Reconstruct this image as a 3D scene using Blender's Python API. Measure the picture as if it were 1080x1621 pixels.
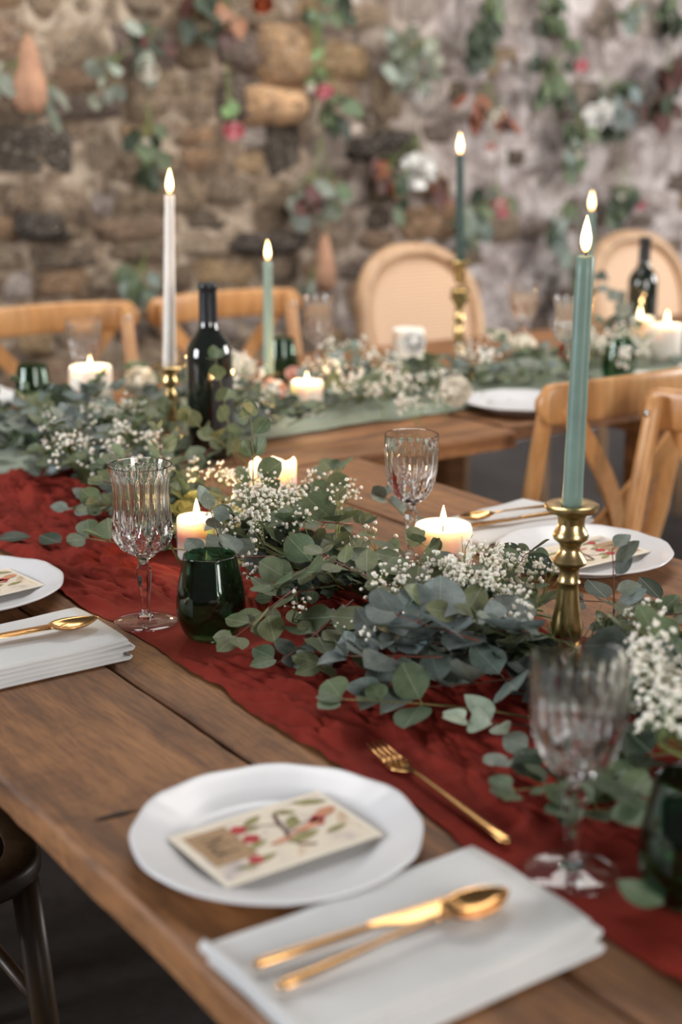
import bpy, bmesh, math, random
from math import sin, cos, pi, radians, sqrt, atan2, exp
from mathutils import Vector, Matrix, Quaternion, noise

for o in list(bpy.data.objects):
    bpy.data.objects.remove(o, do_unlink=True)
SC = bpy.context.scene
COL = SC.collection
R = random.Random(11)

# ------------------------------------------------------------------ camera
# room axes: +X across the first table, +Y along it towards the stone wall, floor at z = 0
TZ = 0.75                      # table top
CAMZ = 1.37
PITCH, YAW, FPX = radians(15.1), radians(35.0), 2251.0
cam_d = bpy.data.cameras.new('camera')
cam = bpy.data.objects.new('camera', cam_d)
COL.objects.link(cam)
cam.location = (0, 0, CAMZ)
cam.rotation_euler = (pi / 2 - PITCH, 0, -YAW)
cam_d.sensor_fit = 'VERTICAL'
cam_d.sensor_height = 36.0
cam_d.sensor_width = 24.0
cam_d.lens = 36.0 * FPX / 1621.0
cam_d.clip_start = 0.02
cam_d.dof.use_dof = True
cam_d.dof.focus_distance = 1.84
cam_d.dof.aperture_fstop = 2.6
SC.camera = cam

# ------------------------------------------------------------------ light
SC.view_settings.view_transform = 'Standard'
SC.view_settings.look = 'None'
SC.view_settings.exposure = 0.10
SC.view_settings.gamma = 1.0
SC.view_settings.use_curve_mapping = False
try:
    SC.cycles.use_denoising = True
    SC.cycles.max_bounces = 10
    SC.cycles.transmission_bounces = 10
    SC.cycles.transparent_max_bounces = 12
    SC.cycles.sample_clamp_indirect = 6.0
except Exception:
    pass
world = bpy.data.worlds.new('world')
SC.world = world
world.use_nodes = True
bg = world.node_tree.nodes['Background']
bg.inputs[0].default_value = (0.92, 0.95, 1.0, 1)
bg.inputs[1].default_value = 0.12


def area_light(name, loc, target, w, h, power, color):
    d = bpy.data.lights.new(name, 'AREA')
    d.shape = 'RECTANGLE'
    d.size, d.size_y = w, h
    d.energy = power
    d.color = color
    o = bpy.data.objects.new(name, d)
    COL.objects.link(o)
    o.location = loc
    o.rotation_euler = (Vector(target) - Vector(loc)).to_track_quat('-Z', 'Y').to_euler()
    return o


area_light('door_daylight', (0.9, -3.4, 2.0), (2.3, 3.6, 1.0), 1.3, 2.4, 150, (1.0, 0.96, 0.92))
area_light('side_daylight', (-2.9, 3.0, 1.75), (1.4, 2.0, 0.8), 1.3, 1.5, 150, (0.93, 0.96, 1.0))
area_light('side_daylight', (7.2, 0.6, 2.3), (2.6, 3.2, 0.8), 1.8, 1.8, 230, (1.0, 0.97, 0.94))  # added unseen source at right, lifts the far chairs and the wall
area_light('overhead_fill', (2.6, 3.2, 3.9), (2.8, 3.9, 0.0), 3.0, 1.6, 105, (1.0, 0.97, 0.93))  # added overhead fill, brightens table tops and wall; no roof opening is built

# ------------------------------------------------------------------ helpers
SP, CP, SY, CY = sin(PITCH), cos(PITCH), sin(YAW), cos(YAW)


def ray(u, v):
    a, b = (u - 540.0) / FPX, (v - 810.5) / FPX
    X, Y, Z = a, CP - b * SP, -(SP + b * CP)
    return Vector((X * CY + Y * SY, -X * SY + Y * CY, Z))


def at(u, v, h=0.0):
    """place seen at (u, v) of the photograph, on the level h above the table top"""
    d = ray(u, v)
    t = (TZ + h - CAMZ) / d.z
    return Vector((d.x * t, d.y * t, TZ + h))


def aty(u, v, y):
    d = ray(u, v)
    t = y / d.y
    return Vector((d.x * t, y, CAMZ + d.z * t))


def L(c):
    c = c / 255.0
    return c / 12.92 if c <= 0.04045 else ((c + 0.055) / 1.055) ** 2.4


def S(r, g, b):
    return (L(r), L(g), L(b), 1.0)


class MB:
    def __init__(self):
        self.v, self.f = [], []

    def add(self, verts, faces, M=None):
        n = len(self.v)
        if M is not None:
            verts = [M @ Vector(p) for p in verts]
        self.v += [tuple(p) for p in verts]
        self.f += [tuple(i + n for i in f) for f in faces]
        return self

    def box(self, x0, x1, y0, y1, z0, z1, M=None, bev=0.0):
        if bev <= 0:
            vs = [(x, y, z) for x in (x0, x1) for y in (y0, y1) for z in (z0, z1)]
            fs = [(0, 1, 3, 2), (4, 6, 7, 5), (0, 4, 5, 1), (2, 3, 7, 6), (0, 2, 6, 4), (1, 5, 7, 3)]
            return self.add(vs, fs, M)
        bm = bmesh.new()
        bmesh.ops.create_cube(bm, size=1)
        for q in bm.verts:
            q.co = Vector(((x0 + x1) / 2 + q.co.x * (x1 - x0), (y0 + y1) / 2 + q.co.y * (y1 - y0), (z0 + z1) / 2 + q.co.z * (z1 - z0)))
        bmesh.ops.bevel(bm, geom=bm.edges[:], offset=bev, segments=2, affect='EDGES', profile=0.6)
        return self.bm(bm, M)

    def bm(self, bm, M=None):
        bm.verts.index_update()
        self.add([q.co.copy() for q in bm.verts], [[q.index for q in f.verts] for f in bm.faces], M)
        bm.free()
        return self

    def tube(self, pts, rad, n=8, caps=True, flat=1.0, up=None):
        pts = [Vector(p) for p in pts]
        m = len(pts)
        if not hasattr(rad, '__len__'):
            rad = [rad] * m
        base = len(self.v)
        prev = None
        for i, p in enumerate(pts):
            t = (pts[min(i + 1, m - 1)] - pts[max(i - 1, 0)])
            t = t.normalized() if t.length > 1e-9 else Vector((0, 0, 1))
            if prev is None:
                ref = up if up is not None else (Vector((0, 0, 1)) if abs(t.z) < 0.9 else Vector((1, 0, 0)))
                a = t.cross(ref).normalized()
            else:
                a = (prev - t * prev.dot(t))
                a = a.normalized() if a.length > 1e-6 else t.orthogonal().normalized()
            prev = a
            b = t.cross(a).normalized()
            for k in range(n):
                th = 2 * pi * k / n
                self.v.append(tuple(p + (a * cos(th) + b * sin(th) * flat) * rad[i]))
        for i in range(m - 1):
            for k in range(n):
                k2 = (k + 1) % n
                self.f.append((base + i * n + k, base + i * n + k2, base + (i + 1) * n + k2, base + (i + 1) * n + k))
        if caps:
            self.f.append(tuple(base + k for k in reversed(range(n))))
            self.f.append(tuple(base + (m - 1) * n + k for k in range(n)))
        return self

    def lathe(self, prof, n=32, mod=None, M=None, close=False):
        """prof: (r, z) from bottom to top; r = 0 ends become poles"""
        vs, rows = [], []
        for (r, z) in prof:
            if r <= 1e-7:
                rows.append([len(vs)])
                vs.append((0, 0, z))
            else:
                row = []
                for k in range(n):
                    th = 2 * pi * k / n
                    rr, zz = (r, z) if mod is None else mod(r, z, th)
                    row.append(len(vs))
                    vs.append((rr * cos(th), rr * sin(th), zz))
                rows.append(row)
        fs = []
        seq = list(zip(rows, rows[1:]))
        if close:
            seq.append((rows[-1], rows[0]))
        for A, B in seq:
            for k in range(n):
                k2 = (k + 1) % n
                if len(A) == 1 and len(B) == 1:
                    continue
                if len(A) == 1:
                    fs.append((A[0], B[k2], B[k]))
                elif len(B) == 1:
                    fs.append((A[k], A[k2], B[0]))
                else:
                    fs.append((A[k], A[k2], B[k2], B[k]))
        return self.add(vs, fs, M)

    def grid(self, nu, nv, fn):
        base = len(self.v)
        for i in range(nu + 1):
            for j in range(nv + 1):
                self.v.append(tuple(fn(i / nu, j / nv)))
        for i in range(nu):
            for j in range(nv):
                a = base + i * (nv + 1) + j
                self.f.append((a, a + nv + 1, a + nv + 2, a + 1))
        return self

    def mesh(self, name, mat, smooth=True):
        me = bpy.data.meshes.new(name)
        me.from_pydata(self.v, [], self.f)
        if smooth:
            me.polygons.foreach_set('use_smooth', [True] * len(me.polygons))
        me.update()
        if mat:
            me.materials.append(mat)
        return me

    def build(self, name, mat, parent=None, loc=(0, 0, 0), rot=None, smooth=True, sharp=None):
        me = self.mesh(name, mat, smooth)
        if smooth and sharp:
            try:
                me.set_sharp_from_angle(angle=radians(sharp))
            except Exception:
                pass
        return link(name, me, parent, loc, rot)


def link(name, data, parent=None, loc=(0, 0, 0), rot=None):
    o = bpy.data.objects.new(name, data)
    COL.objects.link(o)
    o.parent = parent
    o.location = loc
    if rot is not None:
        o.rotation_euler = rot
    return o


def tag(o, label, cat, group=None, kind=None):
    o['label'] = label
    o['category'] = cat
    if group:
        o['group'] = group
    if kind:
        o['kind'] = kind
    return o


def struct(o, label=None):
    o['kind'] = 'structure'
    if label:
        o['label'] = label
    return o


def empty(name, loc, rz=0.0, label=None, cat=None, group=None):
    o = link(name, None, None, loc, (0, 0, rz))
    o.empty_display_size = 0.02
    if label:
        tag(o, label, cat, group)
    return o


def copy_tree(o, parent=None):
    c = o.copy()
    COL.objects.link(c)
    c.parent = parent
    for ch in o.children:
        copy_tree(ch, c)
    return c


# ------------------------------------------------------------------ materials
def new_mat(name):
    m = bpy.data.materials.new(name)
    m.use_nodes = True
    nt = m.node_tree
    return m, nt, nt.nodes['Principled BSDF']


def node(nt, t, **kw):
    n = nt.nodes.new(t)
    for k, v in kw.items():
        if k in ('operation', 'blend_type', 'data_type', 'wave_type', 'bands_direction', 'noise_type', 'feature', 'offset'):
            setattr(n, k, v)
        else:
            n.inputs[k].default_value = v
    return n


def ramp(nt, fac, stops):
    r = nt.nodes.new('ShaderNodeValToRGB')
    el = r.color_ramp.elements
    while len(el) < len(stops):
        el.new(0.5)
    for e, (p, c) in zip(el, stops):
        e.position = p
        e.color = c if len(c) == 4 else (*c, 1)
    nt.links.new(fac, r.inputs[0])
    return r


def mixc(nt, fac, a, b, mode='MIX'):
    n = nt.nodes.new('ShaderNodeMix')
    n.data_type = 'RGBA'
    n.blend_type = mode
    n.clamp_factor = True
    for s, val in ((n.inputs[0], fac), (n.inputs[6], a), (n.inputs[7], b)):
        if hasattr(val, 'is_linked') or hasattr(val, 'links'):
            nt.links.new(val, s)
        else:
            s.default_value = val
    return n.outputs[2]


def coords(nt, scale=(1, 1, 1), kind='Object', rnd=False):
    tc = nt.nodes.new('ShaderNodeTexCoord')
    mp = nt.nodes.new('ShaderNodeMapping')
    mp.inputs['Scale'].default_value = scale
    nt.links.new(tc.outputs[kind], mp.inputs['Vector'])
    if rnd:
        oi = nt.nodes.new('ShaderNodeObjectInfo')
        mu = node(nt, 'ShaderNodeMath', operation='MULTIPLY')
        mu.inputs[1].default_value = 37.0
        nt.links.new(oi.outputs['Random'], mu.inputs[0])
        cb = nt.nodes.new('ShaderNodeCombineXYZ')
        for i in range(3):
            nt.links.new(mu.outputs[0], cb.inputs[i])
        nt.links.new(cb.outputs[0], mp.inputs['Location'])
    return mp.outputs[0]


def noise_tex(nt, vec, scale, detail=4, rough=0.55, dist=0.0):
    n = node(nt, 'ShaderNodeTexNoise', Scale=scale, Detail=detail, Roughness=rough, Distortion=dist)
    nt.links.new(vec, n.inputs['Vector'])
    return n.outputs[0]


def bump(nt, bsdf, h, strength=0.3, dist=0.002):
    b = node(nt, 'ShaderNodeBump', Strength=strength, Distance=dist)
    nt.links.new(h, b.inputs['Height'])
    nt.links.new(b.outputs[0], bsdf.inputs['Normal'])


def plain(name, col, rough=0.5, metal=0.0, vary=0.12, vscale=12, bumps=0.0, bscale=200, **kw):
    m, nt, p = new_mat(name)
    vec = coords(nt, rnd=True)
    n = noise_tex(nt, vec, vscale)
    dark = tuple(c * (1 - vary) for c in col[:3]) + (1,)
    lite = tuple(min(1, c * (1 + vary)) for c in col[:3]) + (1,)
    r = ramp(nt, n, [(0.3, dark), (0.7, lite)])
    nt.links.new(r.outputs[0], p.inputs['Base Color'])
    p.inputs['Roughness'].default_value = rough
    p.inputs['Metallic'].default_value = metal
    for k, v in kw.items():
        p.inputs[k.replace('_', ' ')].default_value = v
    if bumps:
        bump(nt, p, noise_tex(nt, vec, bscale, 2), bumps)
    return m


def wood(name, c0, c1, c2, axis, rough=0.55, fine=1.0, bumpy=0.35, rustic=False):
    """grain stretched along one axis of the object"""
    m, nt, p = new_mat(name)
    sc = [26.0 * fine] * 3
    sc[axis] = 2.2 * fine
    v1 = coords(nt, tuple(sc), rnd=True)
    n1 = noise_tex(nt, v1, 1.0, 6, 0.62, 0.8)
    sc2 = [5.0] * 3
    sc2[axis] = 1.6
    n2 = noise_tex(nt, coords(nt, tuple(sc2), rnd=True), 1.0, 4, 0.6, 0.6)
    sc3 = [170.0 * fine] * 3
    sc3[axis] = 14.0
    n3 = noise_tex(nt, coords(nt, tuple(sc3), rnd=True), 1.0, 3, 0.6)
    r1 = ramp(nt, n1, [(0.30, c0), (0.52, c1), (0.75, c2)])
    r2 = ramp(nt, n2, [(0.30, (0.72, 0.69, 0.66, 1)), (0.62, (1.06, 1.04, 1.0, 1))])
    col = mixc(nt, 1.0, r1.outputs[0], r2.outputs[0], 'MULTIPLY')
    r3 = ramp(nt, n3, [(0.30, (0.70, 0.67, 0.64, 1)), (0.48, (1, 1, 1, 1))])
    col = mixc(nt, 0.8, col, r3.outputs[0], 'MULTIPLY')
    if rustic:
        # slanting saw fibres, dents and weathered blotches of an old board
        cf = coords(nt, (260, 26, 60) if axis == 1 else (26, 260, 60), rnd=True)
        cf.node.inputs['Rotation'].default_value = (0, 0, 0.45)
        f1 = ramp(nt, noise_tex(nt, cf, 1.0, 3, 0.65), [(0.34, (0.62, 0.58, 0.55, 1)), (0.50, (1, 1, 1, 1)), (0.68, (1.22, 1.20, 1.16, 1))])
        col = mixc(nt, 0.75, col, f1.outputs[0], 'MULTIPLY')
        f2 = ramp(nt, noise_tex(nt, coords(nt, (9, 9, 9), rnd=True), 1.0, 6, 0.7, 0.8), [(0.30, (0.55, 0.50, 0.46, 1)), (0.46, (1, 1, 1, 1)), (0.72, (1.18, 1.16, 1.14, 1))])
        col = mixc(nt, 0.8, col, f2.outputs[0], 'MULTIPLY')
    nt.links.new(col, p.inputs['Base Color'])
    p.inputs['Roughness'].default_value = rough
    bump(nt, p, mixc(nt, 0.5, n1, n3), bumpy, 0.0015)
    return m


M = {}
M['table_x'] = wood('oak_boards_across', S(96, 62, 35), S(142, 96, 56), S(172, 122, 76), 0, 0.62, rustic=True)
M['table_y'] = wood('oak_boards', S(96, 62, 35), S(142, 96, 56), S(172, 122, 76), 1, 0.62, rustic=True)
M['bench'] = wood('honey_wood', S(172, 122, 74), S(202, 150, 98), S(218, 174, 122), 2, 0.34, 0.6, 0.08)
M['dark_wood'] = wood('dark_brown_wood', S(44, 32, 20), S(66, 48, 30), S(88, 64, 42), 2, 0.4, 0.6, 0.1)  # darker brown wood for the lower-left chair, seat included
M['limed'] = wood('limed_oak', S(170, 136, 104), S(196, 160, 126), S(212, 182, 150), 2, 0.5, 0.6, 0.08)
M['porcelain'] = plain('porcelain', (0.74, 0.74, 0.76, 1), 0.26, vary=0.015)
M['gold'] = plain('brushed_gold', (0.56, 0.31, 0.12, 1), 0.21, 1.0, 0.06, 40)
M['brass'] = plain('aged_brass', (0.60, 0.43, 0.20, 1), 0.27, 1.0, 0.18, 30, 0.05, 90)
M['steel'] = plain('bolt_steel', (0.55, 0.55, 0.55, 1), 0.25, 1.0)
M['wax'] = plain('ivory_wax', (0.88, 0.82, 0.74, 1), 0.45, vary=0.02, Subsurface_Weight=0.75, Subsurface_Scale=0.03)
M['wax'].node_tree.nodes['Principled BSDF'].inputs['Subsurface Radius'].default_value = (1.0, 0.68, 0.45)
M['wax_white'] = plain('white_taper_wax', (0.84, 0.80, 0.74, 1), 0.4, vary=0.03, Subsurface_Weight=0.3, Subsurface_Scale=0.01)
M['wax_sage'] = plain('sage_green_wax', S(112, 136, 126), 0.42, vary=0.10, vscale=30, Subsurface_Weight=0.15, Subsurface_Scale=0.01)
M['wax_pale'] = plain('pale_sage_wax', S(142, 164, 152), 0.4, vary=0.05, Subsurface_Weight=0.15, Subsurface_Scale=0.01)
M['wax_dark'] = plain('deep_green_wax', S(40, 68, 60), 0.38, vary=0.08, Subsurface_Weight=0.1, Subsurface_Scale=0.01)
M['wick'] = plain('burnt_wick', (0.02, 0.015, 0.012, 1), 0.9)
M['string'] = plain('twine', S(128, 120, 96), 0.9)
M['bark_stem'] = plain('olive_stem', S(120, 112, 62), 0.6, vary=0.25, vscale=20)
M['red_stem'] = plain('red_brown_stem', S(108, 60, 44), 0.5, vary=0.25, vscale=20)
M['thin_stem'] = plain('fine_green_stem', S(110, 122, 66), 0.6)
M['card'] = plain('card_stock', S(236, 226, 208), 0.6, vary=0.02)
M['kraft'] = plain('kraft_paper', S(170, 138, 104), 0.8, vary=0.06, vscale=60)
M['ink'] = plain('black_ink', S(40, 32, 28), 0.7)
M['print_red'] = plain('printed_cherry_red', S(176, 34, 40), 0.6, vary=0.25, vscale=90)
M['print_green'] = plain('printed_leaf_green', S(140, 134, 78), 0.6, vary=0.25, vscale=90)
M['print_brown'] = plain('printed_bark_brown', S(104, 76, 58), 0.6, vary=0.25, vscale=90)
M['print_peach'] = plain('printed_peach', S(206, 140, 104), 0.6, vary=0.25, vscale=90)
M['bottle'] = plain('black_green_bottle', (0.006, 0.009, 0.006, 1), 0.06, vary=0.05, Coat_Weight=1.0, Coat_Roughness=0.03)
M['foil'] = plain('black_foil', S(34, 38, 44), 0.32, 0.3, 0.08)
M['label'] = plain('charcoal_label', S(40, 38, 40), 0.7)
M['pebble'] = plain('terracotta', S(150, 78, 50), 0.8)
M['dried'] = plain('dried_brown_bract', S(182, 138, 110), 0.8, vary=0.25, vscale=14)
M['petal_cream'] = plain('cream_petal', (.92, .87, .76, 1), 0.6, vary=0.06, Sheen_Weight=0.2)
M['petal_pink'] = plain('rose_pink_petal', S(246, 158, 168), 0.6, vary=0.08, Sheen_Weight=0.2)
M['petal_blush'] = plain('blush_petal', S(240, 196, 186), 0.6, vary=0.08, Sheen_Weight=0.2)
M['petal_white'] = plain('white_petal', S(232, 230, 226), 0.6, vary=0.05, Sheen_Weight=0.2)
M['petal_rust'] = plain('rust_petal', S(176, 84, 44), 0.7, vary=0.2)
M['blossom'] = plain('white_blossom', S(238, 234, 222), 0.7, vary=0.04, Subsurface_Weight=0.3, Subsurface_Scale=0.003)


def flame_mat():
    m, nt, p = new_mat('candle_flame')
    v = coords(nt)
    sep = nt.nodes.new('ShaderNodeSeparateXYZ')
    nt.links.new(v, sep.inputs[0])
    r = ramp(nt, sep.outputs[2], [(0.0, (1.0, 0.30, 0.06, 1)), (0.30, (1.0, 0.78, 0.42, 1)), (0.9, (1.0, 0.70, 0.32, 1))])
    p.inputs['Base Color'].default_value = (0, 0, 0, 1)
    nt.links.new(r.outputs[0], p.inputs['Emission Color'])
    p.inputs['Emission Strength'].default_value = 8.0
    return m


M['flame'] = flame_mat()


def glass_mat(name, col, rough=0.0, ior=1.5):
    m, nt, p = new_mat(name)
    v = coords(nt)
    n = noise_tex(nt, v, 6)
    r = ramp(nt, n, [(0.3, tuple(c * 0.97 for c in col[:3]) + (1,)), (0.7, col)])
    nt.links.new(r.outputs[0], p.inputs['Base Color'])
    p.inputs['Transmission Weight'].default_value = 1.0
    p.inputs['Roughness'].default_value = rough
    p.inputs['IOR'].default_value = ior
    return m



def thin_glass(name, tint, clear=1.0, ior=1.5):
    """clear sheet glass: light passes straight on, tinted at each face, with a Fresnel reflection; the rest refracts"""
    m, nt, p = new_mat(name)
    v = coords(nt)
    r = ramp(nt, noise_tex(nt, v, 6), [(0.3, tuple(c * 0.97 for c in tint[:3]) + (1,)), (0.7, tint)])
    tr = nt.nodes.new('ShaderNodeBsdfTransparent')
    nt.links.new(r.outputs[0], tr.inputs[0])
    gl = nt.nodes.new('ShaderNodeBsdfGlossy')
    gl.inputs['Roughness'].default_value = 0.0
    lw = node(nt, 'ShaderNodeLayerWeight', Blend=0.5)
    pw = node(nt, 'ShaderNodeMath', operation='POWER')
    pw.inputs[1].default_value = 4.0
    nt.links.new(lw.outputs['Facing'], pw.inputs[0])
    fr = node(nt, 'ShaderNodeMath', operation='MULTIPLY_ADD')
    fr.inputs[1].default_value = 0.9
    fr.inputs[2].default_value = 0.05
    nt.links.new(pw.outputs[0], fr.inputs[0])
    mx = nt.nodes.new('ShaderNodeMixShader')
    nt.links.new(fr.outputs[0], mx.inputs[0])
    nt.links.new(tr.outputs[0], mx.inputs[1])
    nt.links.new(gl.outputs[0], mx.inputs[2])
    out = mx.outputs[0]
    if clear < 1.0:
        nt.links.new(r.outputs[0], p.inputs['Base Color'])
        p.inputs['Transmission Weight'].default_value = 1.0
        p.inputs['Roughness'].default_value = 0.0
        p.inputs['IOR'].default_value = ior
        m2 = nt.nodes.new('ShaderNodeMixShader')
        m2.inputs[0].default_value = clear
        nt.links.new(p.outputs[0], m2.inputs[1])
        nt.links.new(out, m2.inputs[2])
        out = m2.outputs[0]
    nt.links.new(out, nt.nodes['Material Output'].inputs[0])
    return m


M['crystal'] = thin_glass('clear_cut_crystal', (0.995, 0.995, 0.995, 1), 0.0, 1.52)
M['clear'] = thin_glass('clear_glass', (0.995, 0.995, 0.995, 1), 1.0, 1.5)
M['green_glass'] = thin_glass('bottle_green_glass', (0.33, 0.53, 0.39, 1), 0.85, 1.5)


def leaf_mat():
    """tone comes from each leaf's own object colour; pale midrib and side veins from the leaf's own axes"""
    m, nt, p = new_mat('eucalyptus_leaf')
    oi = nt.nodes.new('ShaderNodeObjectInfo')
    v = coords(nt)
    sep = nt.nodes.new('ShaderNodeSeparateXYZ')
    nt.links.new(v, sep.inputs[0])
    ab = node(nt, 'ShaderNodeMath', operation='ABSOLUTE')
    nt.links.new(sep.outputs[0], ab.inputs[0])
    rib = ramp(nt, ab.outputs[0], [(0.006, (1, 1, 1, 1)), (0.020, (0, 0, 0, 1))])
    # side veins: stripes over y - |x| * 0.9
    mu = node(nt, 'ShaderNodeMath', operation='MULTIPLY_ADD')
    mu.inputs[1].default_value = -0.9
    nt.links.new(ab.outputs[0], mu.inputs[0])
    nt.links.new(sep.outputs[1], mu.inputs[2])
    fr = node(nt, 'ShaderNodeMath', operation='PINGPONG')
    fr.inputs[1].default_value = 0.045
    nt.links.new(mu.outputs[0], fr.inputs[0])
    veins = ramp(nt, fr.outputs[0], [(0.000, (1, 1, 1, 1)), (0.008, (0, 0, 0, 1))])
    nv = coords(nt, rnd=True)
    n1 = noise_tex(nt, nv, 3.0, 5, 0.6)
    n2 = noise_tex(nt, nv, 26.0, 3, 0.6)
    tone = ramp(nt, n1, [(0.3, (0.72, 0.76, 0.74, 1)), (0.7, (1.22, 1.18, 1.2, 1))])
    col = mixc(nt, 1.0, oi.outputs['Color'], tone.outputs[0], 'MULTIPLY')
    spot = ramp(nt, n2, [(0.35, (0.84, 0.86, 0.84, 1)), (0.6, (1.06, 1.06, 1.06, 1))])
    col = mixc(nt, 1.0, col, spot.outputs[0], 'MULTIPLY')
    lite = mixc(nt, 0.34, col, (0.42, 0.46, 0.34, 1))
    fine = mixc(nt, 0.10, col, (0.42, 0.46, 0.34, 1))
    col = mixc(nt, veins.outputs[0], col, fine)
    col = mixc(nt, rib.outputs[0], col, lite)
    nt.links.new(col, p.inputs['Base Color'])
    p.inputs['Roughness'].default_value = 0.48
    p.inputs['Specular IOR Level'].default_value = 0.4
    bump(nt, p, n2, 0.12, 0.02)
    # thin leaves let some light through
    tr = nt.nodes.new('ShaderNodeBsdfTranslucent')
    nt.links.new(col, tr.inputs[0])
    mx = nt.nodes.new('ShaderNodeMixShader')
    mx.inputs[0].default_value = 0.16
    nt.links.new(p.outputs[0], mx.inputs[1])
    nt.links.new(tr.outputs[0], mx.inputs[2])
    nt.links.new(mx.outputs[0], nt.nodes['Material Output'].inputs[0])
    return m


M['leaf'] = leaf_mat()


def stone_mat():
    m, nt, p = new_mat('rubble_stone')
    oi = nt.nodes.new('ShaderNodeObjectInfo')
    v = coords(nt, kind='Object', rnd=True)
    n1 = noise_tex(nt, v, 2.4, 7, 0.72, 0.5)
    n2 = noise_tex(nt, v, 6.0, 6, 0.75, 0.3)
    t = ramp(nt, n1, [(0.32, (0.34, 0.31, 0.29, 1)), (0.50, (0.95, 0.92, 0.88, 1)), (0.66, (1.55, 1.5, 1.42, 1))])
    col = mixc(nt, 1.0, oi.outputs['Color'], t.outputs[0], 'MULTIPLY')
    lichen = ramp(nt, n2, [(0.54, (0, 0, 0, 1)), (0.62, (.9, .9, .9, 1))])
    col = mixc(nt, lichen.outputs[0], col, S(186, 172, 156))
    dk = ramp(nt, n2, [(0.34, (0.30, 0.28, 0.27, 1)), (0.46, (1, 1, 1, 1))])
    col = mixc(nt, 1.0, col, dk.outputs[0], 'MULTIPLY')
    nt.links.new(col, p.inputs['Base Color'])
    p.inputs['Roughness'].default_value = 0.9
    bump(nt, p, n2, 0.8, 0.02)
    return m


M['stone'] = stone_mat()


def mortar_mat():
    m, nt, p = new_mat('lime_mortar')
    v = coords(nt)
    n1 = noise_tex(nt, v, 5.5, 8, 0.74, 0.5)
    n2 = noise_tex(nt, v, 18.0, 6, 0.7)
    n3 = noise_tex(nt, v, 1.1, 4, 0.6, 0.3)
    tan = ramp(nt, n1, [(0.34, S(66, 54, 45)), (0.48, S(134, 114, 94)), (0.60, S(192, 174, 154))])
    lime = ramp(nt, n1, [(0.34, S(92, 80, 76)), (0.47, S(168, 154, 150)), (0.60, S(220, 210, 208))])
    # lime wash survives on the right-hand half of the wall
    sep = nt.nodes.new('ShaderNodeSeparateXYZ')
    nt.links.new(v, sep.inputs[0])
    ad = node(nt, 'ShaderNodeMath', operation='MULTIPLY_ADD')
    nt.links.new(n3, ad.inputs[0])
    ad.inputs[1].default_value = 2.6
    nt.links.new(sep.outputs[0], ad.inputs[2])
    mask = ramp(nt, ad.outputs[0], [(0.0, (0, 0, 0, 1)), (1.0, (1, 1, 1, 1))])
    mr = node(nt, 'ShaderNodeMapRange')
    mr.inputs[1].default_value = 4.2
    mr.inputs[2].default_value = 5.2
    nt.links.new(ad.outputs[0], mr.inputs[0])
    col = mixc(nt, mr.outputs[0], tan.outputs[0], lime.outputs[0])
    dk = ramp(nt, n2, [(0.30, (0.5, 0.48, 0.46, 1)), (0.5, (1, 1, 1, 1))])
    col = mixc(nt, 1.0, col, dk.outputs[0], 'MULTIPLY')
    nt.links.new(col, p.inputs['Base Color'])
    p.inputs['Roughness'].default_value = 0.95
    bump(nt, p, n2, 0.9, 0.03)
    return m


M['mortar'] = mortar_mat()


def floor_mat():
    m, nt, p = new_mat('worn_stone_floor')
    v = coords(nt)
    n1 = noise_tex(nt, v, 1.4, 6, 0.65)
    n2 = noise_tex(nt, v, 30.0, 4, 0.6)
    r = ramp(nt, n1, [(0.3, S(38, 37, 38)), (0.7, S(74, 70, 68))])
    k = ramp(nt, n2, [(0.3, (0.7, 0.7, 0.7, 1)), (0.6, (1, 1, 1, 1))])
    nt.links.new(mixc(nt, 1.0, r.outputs[0], k.outputs[0], 'MULTIPLY'), p.inputs['Base Color'])
    p.inputs['Roughness'].default_value = 0.6
    bump(nt, p, n2, 0.3, 0.004)
    return m


M['floor'] = floor_mat()


def cloth_mat(name, c0, c1, weave=900, sheen=0.3, trans=0.15, rough=0.85, wb=0.25):
    m, nt, p = new_mat(name)
    v = coords(nt)
    n1 = noise_tex(nt, v, 7.0, 4)
    w1 = node(nt, 'ShaderNodeTexWave', Scale=weave / 6.28, bands_direction='X')
    w2 = node(nt, 'ShaderNodeTexWave', Scale=weave / 6.28, bands_direction='Y')
    for w in (w1, w2):
        w.inputs['Distortion'].default_value = 1.0
        nt.links.new(v, w.inputs['Vector'])
    wv = mixc(nt, 0.5, w1.outputs[0], w2.outputs[0])
    r = ramp(nt, n1, [(0.3, c0), (0.7, c1)])
    nt.links.new(r.outputs[0], p.inputs['Base Color'])
    p.inputs['Roughness'].default_value = rough
    p.inputs['Specular IOR Level'].default_value = 0.15
    p.inputs['Sheen Weight'].default_value = sheen
    bump(nt, p, wv, wb, 0.0006)
    tr = nt.nodes.new('ShaderNodeBsdfTranslucent')
    nt.links.new(r.outputs[0], tr.inputs[0])
    mx = nt.nodes.new('ShaderNodeMixShader')
    mx.inputs[0].default_value = trans
    nt.links.new(p.outputs[0], mx.inputs[1])
    nt.links.new(tr.outputs[0], mx.inputs[2])
    nt.links.new(mx.outputs[0], nt.nodes['Material Output'].inputs[0])
    return m


M['red_cloth'] = cloth_mat('rust_red_chiffon', S(114, 35, 26), S(142, 47, 35), 1400, 0.0, 0.06)
M['sage_cloth'] = cloth_mat('sage_green_chiffon', S(128, 140, 122), S(164, 174, 154), 1400, 0.2, 0.2)
M['linen'] = cloth_mat('white_linen', S(218, 218, 218), S(234, 233, 231), 1600, 0.1, 0.1, 0.9, 0.35)


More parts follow.
